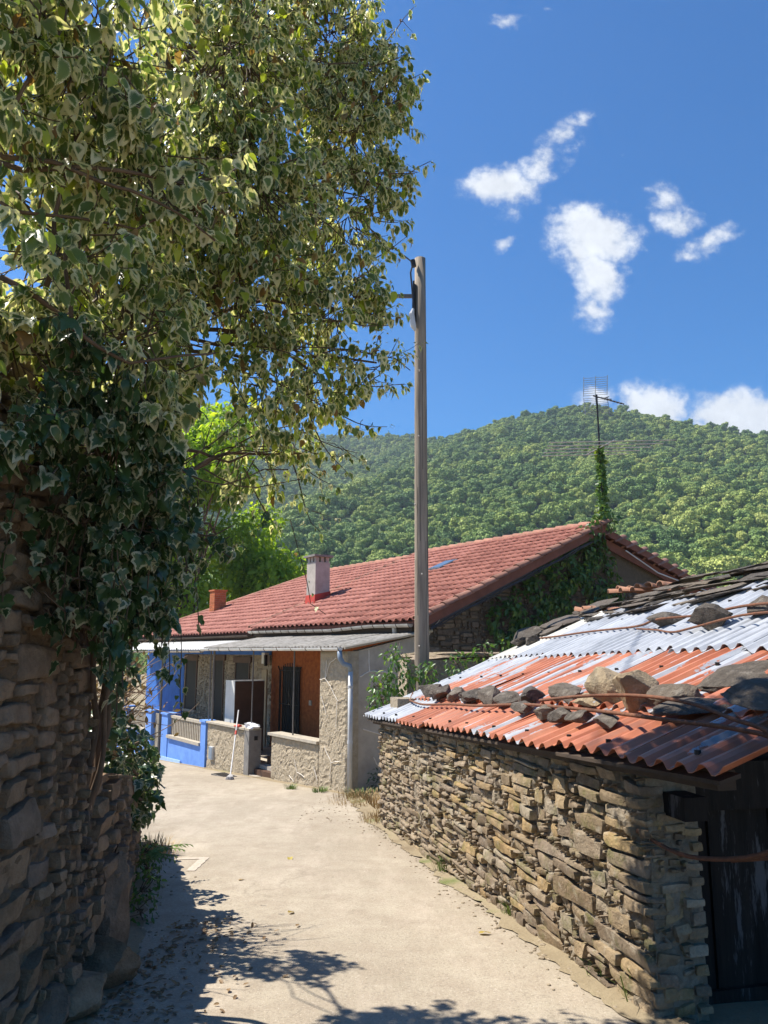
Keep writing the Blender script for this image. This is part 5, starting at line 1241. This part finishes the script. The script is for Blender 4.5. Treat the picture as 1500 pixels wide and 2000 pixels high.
def strand(p, L, size, lob, seed, drift=(0, 0)):
    pts = wob([Vector((p[0] + drift[0] * i / 7, p[1] + drift[1] * i / 7, p[2] - L * i / 7)) for i in range(8)], .05, seed); tw.tube(pts, .0035, 3, cap=False)
    n_ = int(L / .035)
    for k in range(n_):
        f = (k + trng.random()) / n_ * 7; i = min(int(f), 6); put_leaf(pts[i].lerp(pts[i + 1], f - i) + rdir() * .025, rdir(), size, lob, 1.0)
for k in range(46):
    x = trng.uniform(-1.60, -1.2); y = trng.uniform(3.5, 4.4) ; strand((x, y, trng.uniform(2.1, 2.6)), trng.uniform(.35, .85), .078, .85, k, (trng.uniform(-.1, .1), 0))
for k in range(7):
    x = trng.uniform(-1.30, -1.0); y = trng.uniform(4.3, 5.0); strand((x, y, trng.uniform(2.3, 2.8)), trng.uniform(.3, .65), .07, .6, 100 + k, (trng.uniform(-.1, .1), 0))
for k in range(2): strand((-1.36 + .035 * k, 4.75 + .02 * k, 1.95), trng.uniform(.25, .62), .07, .9, 130 + k, (.02, 0))
strand((-1.24, 4.75, 1.75), .5, .055, .9, 151, (.03, 0))
for k in range(10): strand((-1.64, 3.2 + .12 * k, trng.uniform(2.1, 2.5)), trng.uniform(.1, .55), .085, .95, 170 + k)
tag(part('twigs', tw, m_twig, ivy, True, True), kind='stuff')
LPn = np.array([p[:] for p in LP]); LDn = np.array([p[:] for p in LD]); LNn = np.array([p[:] for p in LN]); LSn = np.array(LSZ); RNn = gen.random(len(LP))
keep = (LPn[:, 0] > -1.70) | (LPn[:, 1] > 4.66)
ey = np.array(EYE[:]); dist = np.linalg.norm(LPn - ey, axis=1)
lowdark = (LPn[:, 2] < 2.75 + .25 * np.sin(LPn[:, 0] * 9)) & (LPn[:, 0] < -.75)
xi = LPn[:, 0] / (LPn[:, 1] + .2 * (LPn[:, 2] - 1.65)); el = (LPn[:, 2] - 1.65) / LPn[:, 1]
vis = keep & (np.abs(xi) < .52) & (el < .95)
order = np.argsort(np.where(vis, -LSn / dist, 1e3))[:300]
single = np.zeros(len(LP), bool); single[order] = True
def leaf_var(mat, kind, ti, rv):
    tv, tf, te = TPL[kind][ti]; me = bpy.data.meshes.new('leaf'); me.from_pydata(tv.tolist(), [], tf.tolist())
    for nm, dat in (('edge', te), ('rnd', np.full(len(te), rv))):
        a_ = me.attributes.new(nm, 'FLOAT', 'POINT'); a_.data.foreach_set('value', dat.astype(np.float32))
    me.polygons.foreach_set('use_smooth', [True] * len(me.polygons)); me.materials.append(mat); me.update(); return me
VAR = {}
FRs = frames(LDn, LNn); wo = worldoff(ivy)
for i in order:
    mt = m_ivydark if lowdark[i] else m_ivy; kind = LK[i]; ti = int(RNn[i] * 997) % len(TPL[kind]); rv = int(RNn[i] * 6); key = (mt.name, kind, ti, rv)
    if key not in VAR: VAR[key] = leaf_var(mt, kind, ti, (rv + .5) / 6.3)
    M4 = Matrix(FRs[i].tolist()).to_4x4(); M4 = Matrix.Translation(Vector(LPn[i]) + wo) @ M4 @ Matrix.Scale(LSn[i], 4)
    o = link('leaf', VAR[key], ivy); o.matrix_local = M4
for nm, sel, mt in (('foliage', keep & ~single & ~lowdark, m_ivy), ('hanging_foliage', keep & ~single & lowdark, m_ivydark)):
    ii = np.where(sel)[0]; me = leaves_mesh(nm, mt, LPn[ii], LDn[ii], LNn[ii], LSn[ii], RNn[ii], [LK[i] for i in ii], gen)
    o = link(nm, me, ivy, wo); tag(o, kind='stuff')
print('ivy leaves', len(LP))

# ------------------------------------------------------------------ generic bushy ivy patches
def patch(name, label, cat, base, blobs, mat, size, per, kind='lobed', stems=None, seed=1, hang=.6, flat=None, twigmat=None):
    g_ = random.Random(seed); th = thing(name, label, cat, base); LPp, LDd, LNn_, S_ = [], [], [], []; tb = MB()
    for (c_, r_) in blobs:
        c_ = Vector(c_)
        for k in range(int(per * r_ * r_)):
            o_ = Vector((g_.gauss(0, 1), g_.gauss(0, 1), g_.gauss(0, 1))).normalized()
            if flat is not None: o_ = (o_ - flat * o_.dot(flat) * .75).normalized()
            q = c_ + o_ * r_ * (1 - .5 * g_.random() ** 2)
            d = o_ * .5 + Vector((0, 0, -hang)) + Vector((g_.gauss(0, .4), g_.gauss(0, .4), g_.gauss(0, .4))); n_ = o_ * .7 + Vector((0, 0, .6)) + Vector((g_.gauss(0, .4), g_.gauss(0, .4), g_.gauss(0, .4)))
            if flat is not None: n_ = n_ - flat * .9
            LPp.append(q[:]); LDd.append(d[:]); LNn_.append(n_[:]); S_.append(size * g_.uniform(.6, 1.25))
        for k in range(int(6 + r_ * 20)):
            o_ = Vector((g_.gauss(0, 1), g_.gauss(0, 1), g_.gauss(0, 1))).normalized(); tb.tube(curve(c_ - o_ * r_ * .2, c_ + o_ * r_ * .9, .03, 4, .04, k), .004 if r_ < 1 else .02, 3, cap=False)
    if stems:
        for s_ in stems: part('stem', MB().tube([Vector(p) for p in s_[0]], s_[1], 6), m_bark, th, True, True)
    tag(part('twigs', tb, twigmat or m_twig, th, world=True), kind='stuff')
    me = leaves_mesh('foliage', mat, np.array(LPp), np.array(LDd), np.array(LNn_), np.array(S_), gen.random(len(S_)), [kind] * len(S_), gen)
    o = link('foliage', me, th, worldoff(th)); tag(o, kind='stuff'); return th
patch('ivy_clump', 'dark ivy clump spilling over the low wall beside the lane', 'ivy', (-2.1, 6.4, .2),
      [((-2.0, 5.9, .95), .24), ((-2.12, 6.6, .72), .27), ((-2.02, 6.5, .52), .24), ((-2.25, 7.2, .55), .26), ((-1.95, 5.6, 1.15), .15), ((-2.3, 7.3, .3), .2)], m_ivydark, .085, 2600,
      stems=[([(-2.2, 6.0, .95), (-2.02, 6.1, .85), (-1.9, 6.2, .70)], .012), ([(-2.2, 6.3, .70), (-2.02, 6.3, .58), (-1.92, 6.4, .48)], .012)], seed=3)
# dry brushwood on the low wall
dry = thing('dry_brushwood', 'tangle of dry brown twigs and withered leaves above the low wall', 'brushwood', (-2.1, 6.0, .9))
tb = MB(); g_ = random.Random(6)
for k in range(130):
    c_ = Vector((-2.24 + g_.gauss(0, .12), 6.0 + g_.gauss(0, .3), 1.15 + g_.gauss(0, .2))); d = Vector((abs(g_.gauss(.25, .2)), g_.gauss(0, .25), g_.gauss(.12, .18))); tb.tube(curve(c_, c_ + d, .03, 4, .04, k), [.006, .005, .004, .003, .002], 3, cap=False)
tag(part('twigs', tb, m_deadtwig, dry, world=True), kind='stuff')
n_ = 420; pp = np.stack([gen.normal(-2.08, .12, n_), gen.normal(6.0, .3, n_), gen.normal(1.25, .2, n_)], 1)
m_dead = leaf_mat('withered_leaf', [(.22, .13, .06), (.30, .19, .09), (.16, .10, .06)], None, .7, .3, None, .6)
tag(link('withered_leaves', leaves_mesh('withered_leaves', m_dead, pp, gen.normal(size=(n_, 3)), gen.normal(size=(n_, 3)), gen.uniform(.03, .07, n_), gen.random(n_), ['plain'] * n_, gen), dry, worldoff(dry)), kind='stuff')
# ivy on the gable and up the antenna mast
gb = [(hp(.12, t, z), r_) for (t, z, r_) in [(4.3, 2.3, .5), (5.0, 2.6, .6), (5.6, 3.1, .55), (6.2, 3.5, .5), (6.8, 3.9, .5), (7.2, 4.3, .42), (5.9, 2.3, .65), (6.8, 2.9, .7), (7.5, 3.5, .6), (4.9, 1.9, .5), (7.8, 2.7, .6), (7.5, 4.1, .4)]]
gb += [(hp(-.25, 7.2, 4.75), .26), (hp(-.2, 7.6, 4.9), .24), (hp(-.3, 6.9, 4.55), .2)]
fl = (A_ * 1.0)
gi_ = patch('gable_ivy', 'green ivy covering the stone gable and climbing the antenna mast', 'ivy', hp(-.02, 6.2, 1.0), gb, m_ivygreen, .15, 1000, 'far', seed=12, flat=fl)
g_ = random.Random(4); LPp = []; 
for k in range(330):
    f = g_.random() ** 1.1; z = 4.9 + 1.9 * f; rr = .13 * (1 - f * .55) * g_.uniform(.3, 1.3); a_ = g_.uniform(0, 6.3); LPp.append((hp(-.05, 7.6, z) + Vector((math.cos(a_) * rr, math.sin(a_) * rr, 0)))[:])
LPp += [(hp(-.05, 7.6, 6.75) + Vector((-.1 - .08 * k, 0, .06 * math.sin(k))))[:] for k in range(5)]
k_ = len(LPp); tag(link('mast_foliage', leaves_mesh('mast_foliage', m_ivygreen, np.array(LPp), gen.normal(size=(k_, 3)) - np.array([0, 0, .6]), gen.normal(size=(k_, 3)) + np.array([0, -.6, .3]), gen.uniform(.08, .15, k_), gen.random(k_), ['lobed'] * k_, gen), gi_, worldoff(gi_)), kind='stuff')
# climber at the far corner of the shed roof
patch('climbing_weed', 'bright green climber growing over the far corner of the shed roof', 'climber', sp(-.6, .5, -.6),
      [(sp(-.62, .15, .95), .20), (sp(-.72, .45, 1.25), .26), (sp(-.62, .85, 1.32), .20), (sp(-.72, .35, 1.55), .18), (sp(-.55, 1.3, 1.45), .20), (sp(-.55, 1.75, 1.6), .18), (sp(-.6, 2.1, 1.75), .14), (sp(-.70, .12, 1.15), .2), (sp(-.45, .0, .92), .12)], m_ivygreen, .085, 2000, 'plain', seed=21)
# stone coping seen behind the shed roof
cw = thing('coping_wall', 'flat topped stone wall end behind the climber at the shed corner', 'wall', sp(-1.6, 1.6, -.7), SROT)
part('masonry', MB().box(-.3, .3, -.9, 1.2, 0, 2.2), m_shedmortar, cw)
o = slab_obj('coping_slab', .9, 2.3, .12, 77, cw, (0, .15, 2.26), (0, 0, .05), m_shedstone)
# shrubs in shade between shed and house wall
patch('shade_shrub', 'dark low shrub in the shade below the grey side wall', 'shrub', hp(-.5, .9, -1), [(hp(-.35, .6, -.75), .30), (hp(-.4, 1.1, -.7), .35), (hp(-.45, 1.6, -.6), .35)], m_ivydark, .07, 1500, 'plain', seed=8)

# ------------------------------------------------------------------ trees behind the houses
def tree(name, label, x, y, h, lobes, n_, size, mat, seed, trunk_r=.2, kind='far'):
    th = thing(name, label, 'tree', (x, y, -2.4)); g_ = np.random.default_rng(seed)
    pts = [Vector((x + .25 * math.sin(i * 1.3), y, -2.6 + h * .8 * i / 6)) for i in range(7)]
    part('trunk', MB().tube(pts, [trunk_r * (1 - .12 * i) for i in range(7)], 8), m_bark, th, True, True)
    for i, l in enumerate(lobes):
        part('limb', MB().tube(curve(pts[2 + i % 3], Vector(l[:3]), -.2, 5, .2, i), [.08, .07, .06, .05, .035, .02], 5), m_bark, th, True, True)
    L = np.array(lobes); w_ = L[:, 3] ** 2; idx = g_.choice(len(L), n_, p=w_ / w_.sum()); d = g_.normal(size=(n_, 3)); d /= np.linalg.norm(d, axis=1, keepdims=True)
    pos = L[idx, :3] + d * (L[idx, 3] * (1 - .55 * g_.random(n_) ** 1.6))[:, None]
    me = leaves_mesh('crown', mat, pos, d * .6 + np.array([0, 0, -.6]) + g_.normal(size=(n_, 3)) * .5, d * .5 + np.array([0, 0, .7]) + g_.normal(size=(n_, 3)) * .5, size * g_.uniform(.6, 1.3, n_), g_.random(n_), [kind] * n_, g_)
    tag(link('crown', me, th, worldoff(th)), kind='stuff'); return th
tr = random.Random(3)
def lob(cx, cy, z0, z1, rad, n_): return [(cx + tr.gauss(0, rad * .45), cy + tr.gauss(0, rad * .4), tr.uniform(z0, z1), tr.uniform(.9, 1.6)) for _ in range(n_)]
tree('lime_green_tree', 'bright lime green backlit tree behind the blue house', -9.2, 36, 13, lob(-9.0, 36, 3.5, 12.5, 2.6, 20), 13000, .30, m_treeleaf, 5)
tree('shade_tree', 'darker green tree right of the lime tree behind the tiled roof', -6.6, 38, 9, lob(-6.4, 38, 2.0, 8.0, 1.5, 11), 6500, .30, m_treeleaf, 6)
tree('roadside_tree', 'leafy tree farther left behind the hanging ivy', -14.5, 38, 12, lob(-14.0, 38, 1, 11.5, 3.0, 20), 12000, .32, m_treeleaf, 7)

# ------------------------------------------------------------------ ground details
def tuft(name, label, x, y, n_, h, spread, mat, seed, z=None, cat='grass'):
    g_ = random.Random(seed); mb = MB(); z0 = road_z(x, y) if z is None else z
    for k in range(n_):
        a_ = g_.uniform(0, 6.28); r_ = g_.random() ** .6 * spread; bx_ = x + math.cos(a_) * r_; by_ = y + math.sin(a_) * r_; L = h * g_.uniform(.5, 1.1); le = g_.uniform(.15, .8); w_ = g_.uniform(.003, .006)
        dx, dy = math.cos(a_) * le, math.sin(a_) * le; px, py = -math.sin(a_) * w_, math.cos(a_) * w_
        p = [(bx_, by_, z0 - .01), (bx_ + dx * L * .35, by_ + dy * L * .35, z0 + L * .6), (bx_ + dx * L, by_ + dy * L, z0 + L * .85)]
        mb.add([(p[0][0] - px, p[0][1] - py, p[0][2]), (p[0][0] + px, p[0][1] + py, p[0][2]), (p[1][0] + px * .8, p[1][1] + py * .8, p[1][2]), (p[1][0] - px * .8, p[1][1] - py * .8, p[1][2]), p[2]], [(0, 1, 2, 3), (3, 2, 4)])
    return tag(part(name, mb, mat), label, cat)
m_grass = plain('fresh_grass', (.16, .24, .045), (.09, .15, .03), 9, .7, 0); m_straw = plain('dry_straw', (.48, .34, .16), (.34, .23, .11), 9, .8, 0)
tuft('grass_tuft', 'small green weed at the foot of the shed wall near its far end', .72, 8.8, 60, .14, .09, m_grass, 1)
tuft('grass_tuft', 'leafy green weed against the shed wall, next nearer than the farthest', .48 + .12, 8.1, 60, .2, .10, m_grass, 2)
tuft('grass_tuft', 'bright grass tuft midway along the shed wall foot', 1.02, 6.5, 90, .13, .11, m_grass, 3)
tuft('grass_tuft', 'mossy grass tuft near the close end of the shed wall', 1.33, 5.1, 70, .11, .10, m_grass, 4)
tuft('grass_tuft', 'thin grass blades at the near corner of the shed', 1.40, 4.72, 28, .28, .07, m_grass, 5)
tuft('grass_tuft', 'flat green grass patch in front of the rendered porch column', -1.17, 14.72, 120, .10, .16, m_grass, 6)
tuft('grass_tuft', 'thin grass at the road edge below the porch parapet', -1.75, 15.1, 90, .11, .12, m_grass, 7)
tuft('grass_tuft', 'green grass in the dry straw by the downpipe', -.42, 14.0, 170, .16, .26, m_grass, 8)
tuft('straw_patch', 'dry yellow straw between the shed and the house corner', -.2, 13.3, 900, .14, .75, m_straw, 9, cat='straw')
tuft('straw_patch', 'dry grass at the foot of the low wall on the left', -2.55, 8.9, 260, .2, .3, m_straw, 10, cat='straw')
tuft('straw_patch', 'withered grass strip along the far foot of the shed', .0, 11.3, 300, .14, .35, m_straw, 12, cat='straw')
# fern by the low wall
fern = thing('fern', 'green fern growing at the foot of the low wall in shade', 'fern', (-2.2, 7.9, gz(0, 7.9)))
for k in range(11):
    a_ = k * .57; L = .34 + .12 * math.sin(k * 2.1); mb = MB(); base = Vector((-2.18, 7.6 - .03 * k, gz(0, 7.7) + .25))
    d = Vector((abs(math.cos(a_)) * .7 + .2, math.sin(a_) * .6, .5)); pts = [base + d * L * t + Vector((0, 0, -.35 * L * t * t)) for t in np.linspace(0, 1, 9)]
    mb.tube(pts, .003, 3, cap=False)
    for i in range(1, 9):
        sd_ = (pts[i] - pts[i - 1]).cross(Vector((0, 0, 1))).normalized(); ln2 = .10 * (1 - i / 10)
        for sg in (-1, 1):
            p = pts[i]; e = p + sd_ * sg * ln2 + (pts[i] - pts[i - 1]) * .6 - Vector((0, 0, .02)); f_ = (pts[i] - pts[i - 1]).normalized() * .014; mb.add([p - f_, p + f_, e], [(0, 1, 2)])
    part('frond', mb, m_grass, fern, world=True)
patch('wall_foot_weeds', 'shaded green weeds at the foot of the low wall', 'weeds', (-2.1, 7, -.4), [((-2.02, 6.9, -.32), .16), ((-2.2, 7.6, -.34), .16), ((-1.86, 6.3, -.30), .13), ((-2.45, 8.4, -.38), .14)], m_ivygreen, .05, 3600, 'plain', seed=17)
# fallen leaves, pebbles, paint mark, drain cover
m_fallen = leaf_mat('fallen_leaf', [(.42, .34, .06), (.36, .25, .06), (.30, .18, .06)], None, .7, .2, None, .6)
for i, (x, y, lab, sz) in enumerate([(-1.0, 8.65, 'yellow fallen leaf in the middle of the lane', .10), (.68, 5.95, 'yellow green fallen leaf right of the tree shadow', .09), (-.75, 6.5, 'brown fallen leaf in the leaf shadow on the lane', .07), (.35, 9.6, 'small dry leaf near the far shed corner', .07), (-1.35, 7.6, 'tan fallen leaf near the paint mark', .07)]):
    o = link('fallen_leaf', leaf_var(m_fallen, 'ovate', i % 5, (i * .21) % 1), None, (x, y, road_z(x, y) + .012), (rng.uniform(-.2, .2), rng.uniform(-.2, .2), rng.uniform(0, 6))); o.scale = (sz, sz, sz); tag(o, lab, 'leaf')
m_paint = plain('worn_white_paint', (.50, .43, .35), (.40, .33, .25), 25, .85, 0)
mb = MB()
for (x0, x1, y0, y1) in ((-2.20, -1.86, 8.62, 8.72), (-1.95, -1.86, 8.05, 8.615)):
    n_ = 8
    mb.grid(n_, n_, lambda i, j: (x0 + (x1 - x0) * i + .006 * math.sin(j * 20), y0 + (y1 - y0) * j, road_z(x0 + (x1 - x0) * i, y0 + (y1 - y0) * j) + .005))
tag(part('paint_mark', mb, m_paint), 'worn white angled paint mark on the road near the low wall', 'road marking', kind='structure')
dc = thing('drain_cover', 'small dark metal drain cover at the foot of the textured parapet', 'drain cover', (-3.55, 17.8, gz(0, 17.8) + .02), HROT)
part('frame', MB().box(-.16, .16, -.34, .34, -.02, .012), m_post, dc)
for k in range(5): part('bar', MB().box(-.13, .13, -.28 + k * .125, -.22 + k * .125, .0121, .02), m_iron, dc)
m_gravel = plain('pale_gravel', (.36, .29, .2), (.24, .19, .13), 20, .95, .3)
gv = []; gf = []; tv, tf = ico(1); g_ = random.Random(2)
for k in range(900):
    u = g_.random()
    if u < .55: y = g_.uniform(4.6, 11.0); x = right_edge(y) - abs(g_.gauss(0, .16)) + .03
    elif u < .8: y = g_.uniform(4.3, 9.5); x = left_edge(y) + abs(g_.gauss(0, .18))
    else: x = g_.uniform(-1.2, .2); y = g_.uniform(11, 14.3)
    r_ = g_.uniform(.004, .016) * (1.6 if g_.random() < .1 else 1); o = len(gv); z = road_z(x, y)
    gv += [(x + p[0] * r_ * g_.uniform(.7, 1.3), y + p[1] * r_, z + p[2] * r_ * .6 + r_ * .2) for p in tv]; gf += [tuple(i + o for i in f) for f in tf]
me = bpy.data.meshes.new('gravel'); me.from_pydata(gv, [], gf); me.materials.append(m_gravel); tag(link('gravel', me), 'loose pale gravel along the lane edges', 'gravel', kind='stuff')
# leaf litter and twigs under the left wall
n_ = 420; lx = np.array([(-1.56 + abs(g_.gauss(0, .28)), g_.uniform(4.2, 6.4)) for _ in range(n_)]); lz = np.array([road_z(a_, b_) + .012 for a_, b_ in lx])
lit = leaves_mesh('leaf_litter', m_dead, np.column_stack([lx, lz]), np.column_stack([gen.normal(size=(n_, 2)), gen.normal(0, .15, n_)]), np.column_stack([gen.normal(0, .3, (n_, 2)), np.ones(n_)]), gen.uniform(.02, .055, n_), gen.random(n_), ['plain'] * n_, gen)
tag(link('leaf_litter', lit), 'dry leaf litter and bits under the left wall', 'litter', kind='stuff')
# ------------------------------------------------------------------ the air: faint summer haze
hz = MB(); hz.box(-800, 800, -70, 880, -8.5, 270)
Mz = bpy.data.materials.new('summer_haze'); Mz.use_nodes = True; zt = Mz.node_tree; zt.nodes.remove(zt.nodes['Principled BSDF'])
pv = zt.nodes.new('ShaderNodeVolumePrincipled'); pv.inputs['Color'].default_value = (.70, .84, 1.0, 1); pv.inputs['Density'].default_value = .00033; pv.inputs['Anisotropy'].default_value = .3
zt.links.new(pv.outputs[0], zt.nodes['Material Output'].inputs['Volume'])
tag(part('haze', hz, Mz), kind='stuff')
scene.cycles.volume_bounces = 0
